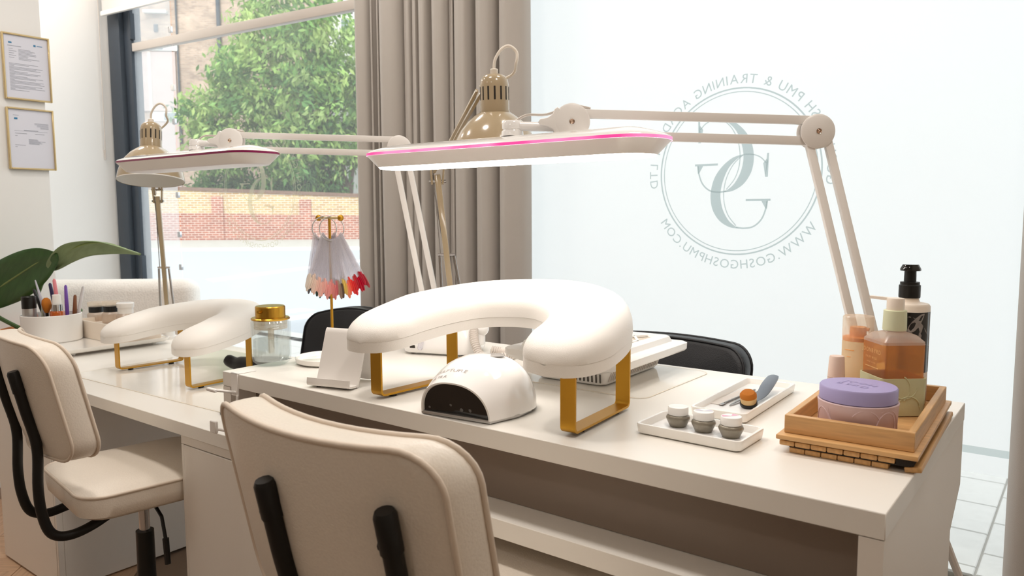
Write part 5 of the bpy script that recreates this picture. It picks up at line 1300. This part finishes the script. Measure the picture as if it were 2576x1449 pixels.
# centre line and far pavement
b = B(); b.prism([(-10.3, 6.2), (-10.9, 6.4), (-15.2, 17.4), (-14.9, 17.3)], -0.0295, -0.025); tag(b.out('lane_line', M_roadpaint, smooth=0), 'long white lane line along the road', 'road marking')
dwl = V(0.73, 0.683, 0); nwl = V(-0.683, 0.73, 0)
MW = Matrix((dwl, nwl, V(0, 0, 1))).transposed().to_4x4(); MW.translation = (-30.289, 16.957, 0)
def at_wall(o): o.matrix_world = MW; return o
b = B(); b.box(-22, 30, -9.5, 0.0, -0.03, 0.02); struct(at_wall(b.out('far_pavement', M_pavefar, smooth=0)), 'sunlit footway in front of the garden wall')
b = B(); b.box(-22, 30, -9.7, -9.5, -0.03, 0.06); struct(at_wall(b.out('kerb', M_whitepaint, smooth=0)))
gw = at_wall(thing('garden_wall', 'garden wall of yellow brick above red brick across the road', 'wall')); gw['kind'] = 'structure'
def sloped(z0, z1a, z1b, y0, y1):
    b = B()
    vs = [b.bm.verts.new(p) for p in ((-16, y0, z0[0]), (26, y0, z0[1]), (26, y0, z1b), (-16, y0, z1a), (-16, y1, z0[0]), (26, y1, z0[1]), (26, y1, z1b), (-16, y1, z1a))]
    for f in ((0, 1, 2, 3), (5, 4, 7, 6), (3, 2, 6, 7), (1, 5, 6, 2), (4, 0, 3, 7), (4, 5, 1, 0)): b.bm.faces.new([vs[i] for i in f])
    return b
sl_ = -0.045
def zz(z): return (z + 16 * -sl_, z + 26 * sl_)
sloped((0, 0), zz(1.02)[0] * 0.62 + .4, zz(1.02)[1] * 0 + .75, 0, 0.25).out('red_brick_base', M_brickred, gw, smooth=0)
sloped((zz(1.02)[0] * 0.62 + .4, .75), zz(2.12)[0], 1.15, 0.02, 0.24).out('yellow_brick_face', M_brickyel, gw, smooth=0)
sloped((zz(2.12)[0], 1.15), zz(2.26)[0], 1.32, -0.03, 0.28).out('coping', M_coping, gw, smooth=0)
for s in (1.2, 5.0, 10.5):
    b = B(); b.box(s, s + 0.5, -0.05, 0.0, 0, 2.0 + sl_ * s); b.out('pier', M_brickred, gw, smooth=0)
bl = at_wall(thing('brick_house', 'tall weathered brick house behind the garden wall and tree', 'building'))
b = B(); b.box(-14, 5.3, 9, 16, 0, 16); b.out('brick_face', M_brickbld, bl, smooth=0)
for (s0_, s1_, z0_, z1_) in ((-5.6, -2.9, 6.75, 9.9), (-5.6, -2.85, 0.5, 6.2)):
    b = B(); b.box(s0_, s1_, 8.9, 9.0, z0_, z1_); b.out('rendered_panel', M_render, bl, smooth=0)
    b = B(); b.box((s0_ + s1_) / 2 - 0.08, (s0_ + s1_) / 2 + 0.08, 8.88, 8.9, z0_, z1_); b.out('cover_strip', M_cordgray, bl, smooth=0)
b = B(); b.box(-4.2, -2.75, 8.85, 9.0, 9.95, 10.4); b.out('window', M_whitepaint, bl, smooth=0)
b = B(); b.box(-4.0, -3.5, 8.84, 8.86, 10.0, 10.35); b.out('pane', M_greypane, bl, smooth=0)
b = B(); b.box(-4.3, -2.75, 8.85, 9.0, 6.2, 6.7); b.out('window', M_whitepaint, bl, smooth=0)
b = B(); b.box(-3.6, -2.85, 8.84, 8.86, 6.25, 6.65); b.out('pane', M_greypane, bl, smooth=0)
b = B(); b.box(-4.4, -3.2, 8.7, 9.0, 11.9, 12.05); b.out('sill', M_whitepaint, bl, smooth=0)
b = B(); b.box(-3.95, -3.75, 8.93, 9.0, 10.95, 11.35); b.out('air_vent', M_darkpipe, bl, smooth=0)
b = B(); b.cyl((-0.55, 8.9, 3), (-0.55, 8.9, 16), 0.11, n=10); b.out('drainpipe', M_darkpipe, bl)
b = B(); b.cyl((-2.75, 8.9, 5), (-2.75, 8.9, 16), 0.05, n=8); b.out('drainpipe', M_darkpipe, bl)
wb = at_wall(thing('white_building', 'white building with grey windows at the far top right of the view', 'building'))
b = B(); b.box(5.4, 16, 8.4, 14, 0, 16); b.out('wall_face', M_whitepaint, wb, smooth=0)
for (s0_, s1_) in ((6.0, 6.75), (7.0, 8.3)):
    f_ = B(); f_.box(s0_, s1_, 8.33, 8.4, 10.9, 12.5); f = f_.out('window', M_whitegloss, wb, smooth=0)
    b = B(); b.box(s0_ + .06, s1_ - .06, 8.31, 8.34, 10.95, 11.7); b.out('pane', M_greypane, f, smooth=0)
    b = B(); b.box(s0_ + .06, s1_ - .06, 8.31, 8.34, 11.95, 12.4); b.out('pane', M_slot, f, smooth=0)
b = B(); b.box(5.8, 8.6, 8.2, 8.4, 10.7, 10.85); b.out('sill', M_whitepaint, wb, smooth=0)

# tree and shrubs behind the wall: leaves as one mass per plant
def foliage(name, lobes, n, size, parent, rnd, pal):
    vs, fs, cols = [], [], []
    wt = [r ** 2 for _, r in lobes]; tot = sum(wt)
    for (c, r), w_ in zip(lobes, wt):
        c = Vector(c)
        ncl = max(6, int(n * w_ / tot / 26))
        for _ in range(ncl):
            d = Vector((rnd.gauss(0, 1), rnd.gauss(0, 1), rnd.gauss(0, 1))).normalized() * r * rnd.uniform(0.45, 1.05) ** 0.8
            cc = c + d; base = rnd.choice(pal); br_ = rnd.uniform(0.75, 1.25)
            hang = Vector((rnd.gauss(0, .5), rnd.gauss(0, .5), -0.55)).normalized()
            for _ in range(26):
                p = cc + Vector((rnd.gauss(0, .30), rnd.gauss(0, .30), rnd.gauss(0, .18)))
                a = (hang + Vector((rnd.gauss(0, .5), rnd.gauss(0, .5), rnd.gauss(0, .35)))).normalized()
                s = Vector((rnd.gauss(0, 1), rnd.gauss(0, 1), rnd.gauss(0, .6))); s = (s - a * s.dot(a)).normalized()
                L_ = size * rnd.uniform(0.7, 1.3); w2 = L_ * 0.2; i0 = len(vs)
                vs += [p, p + a * L_ * 0.5 + s * w2, p + a * L_, p + a * L_ * 0.5 - s * w2]; fs.append((i0, i0 + 1, i0 + 2, i0 + 3))
                k = br_ * rnd.uniform(0.8, 1.2); cols.append(tuple(min(1, x * k) for x in base[:3]) + (1,))
    me = bpy.data.meshes.new(name); me.from_pydata([tuple(v) for v in vs], [], fs)
    at = me.color_attributes.new('tint', 'FLOAT_COLOR', 'CORNER')
    flat_ = []
    for cl in cols: flat_ += list(cl) * 4
    at.data.foreach_set('color', flat_)
    me.materials.append(M_foliage)
    o = bpy.data.objects.new(name, me); COL.objects.link(o); o.parent = parent; o['kind'] = 'stuff'
    return o
rt = random.Random(11)
PAL = [lin('#a3c070'), lin('#8fb066'), lin('#7aa05a'), lin('#b9cf80'), lin('#678f55'), lin('#aec67f')]
PALD = [lin('#5f8450'), lin('#4f7548'), lin('#6d9152'), lin('#7f9f5c')]
TO = V(-27.8, 24.1, 0)
tr = thing('street_tree', 'big light green tree behind the garden wall', 'tree', TO)
lob = [((-31.5, 20.6, 5.1), 2.3), ((-29.8, 22.2, 8.0), 3.1), ((-28.5, 23.5, 6.1), 2.8), ((-30.9, 21.2, 7.6), 2.0), ((-27.7, 24.2, 8.6), 2.1), ((-29.3, 22.6, 4.2), 2.0), ((-32.5, 19.6, 6.2), 1.2), ((-29.7, 22.3, 11.0), 2.2), ((-27.6, 24.2, 4.6), 1.3), ((-32.3, 19.9, 4.7), 1.2), ((-26.5, 25.3, 6.5), 1.8)]
foliage('foliage', [(Vector(c) - TO, r) for c, r in lob], 24000, 0.36, tr, rt, PAL)
b = B(); b.tube([(0, 0, 0), (0.05, 0, 1.6), (0.1, 0.1, 2.6)], [0.28, 0.22, 0.2], 10); b.out('trunk', M_bark, tr)
for tip in ((-0.9, -0.7, 5.0), (-0.25, -0.2, 5.5), (0.55, 0.5, 5.2), (-2.2, -1.8, 5.8), (-1.6, -1.2, 7.5)):
    b = B(); b.tube(spline([(0.05, 0.0, 1.9), (tip[0] * 0.4, tip[1] * 0.4, 3.3), tip], 5), [0.17 - 0.012 * i for i in range(11)], 8); b.out('branch', M_bark, tr)
for k, (c, r, lb) in enumerate((((-32.1, 20.05, 2.9), 1.1, 'rounded green shrub at the left above the garden wall'), ((-30.2, 21.85, 2.8), 1.15, 'dark green shrub in the middle above the garden wall'), ((-28.9, 23.1, 2.7), 0.95, 'low green shrub by the tree trunk above the garden wall'))):
    sh = thing('garden_shrub', lb, 'shrub', (c[0], c[1], 0), 0, 'shrubs above the garden wall')
    foliage('foliage', [((0, 0, c[2]), r), ((0.6, 0.5, c[2] - 0.5), r * 0.8), ((-0.6, -0.5, c[2] - 0.6), r * 0.8)], 2600, 0.26, sh, rt, PALD)
    b = B(); b.tube([(0, 0, 0), (0.1, 0, 1.2), (0, 0.1, 2.2)], [0.08, 0.06, 0.04], 8); b.out('stem', M_bark, sh)

# ------------------------------------------------------------------ bring the whole scene from desk units to metres
SCALE = 0.80
bpy.context.view_layer.update()
for o in list(SC.objects):
    if o.parent is None and o.type not in ('CAMERA', 'LIGHT'):
        o.matrix_world = Matrix.Scale(SCALE, 4) @ o.matrix_world
    elif o.type in ('CAMERA', 'LIGHT'):
        o.location = o.location * SCALE
        if o.type == 'LIGHT' and o.data.type == 'AREA':
            o.data.size *= SCALE; o.data.energy *= SCALE ** 2
cam_d.dof.focus_distance *= SCALE
cam_d.dof.aperture_fstop /= SCALE
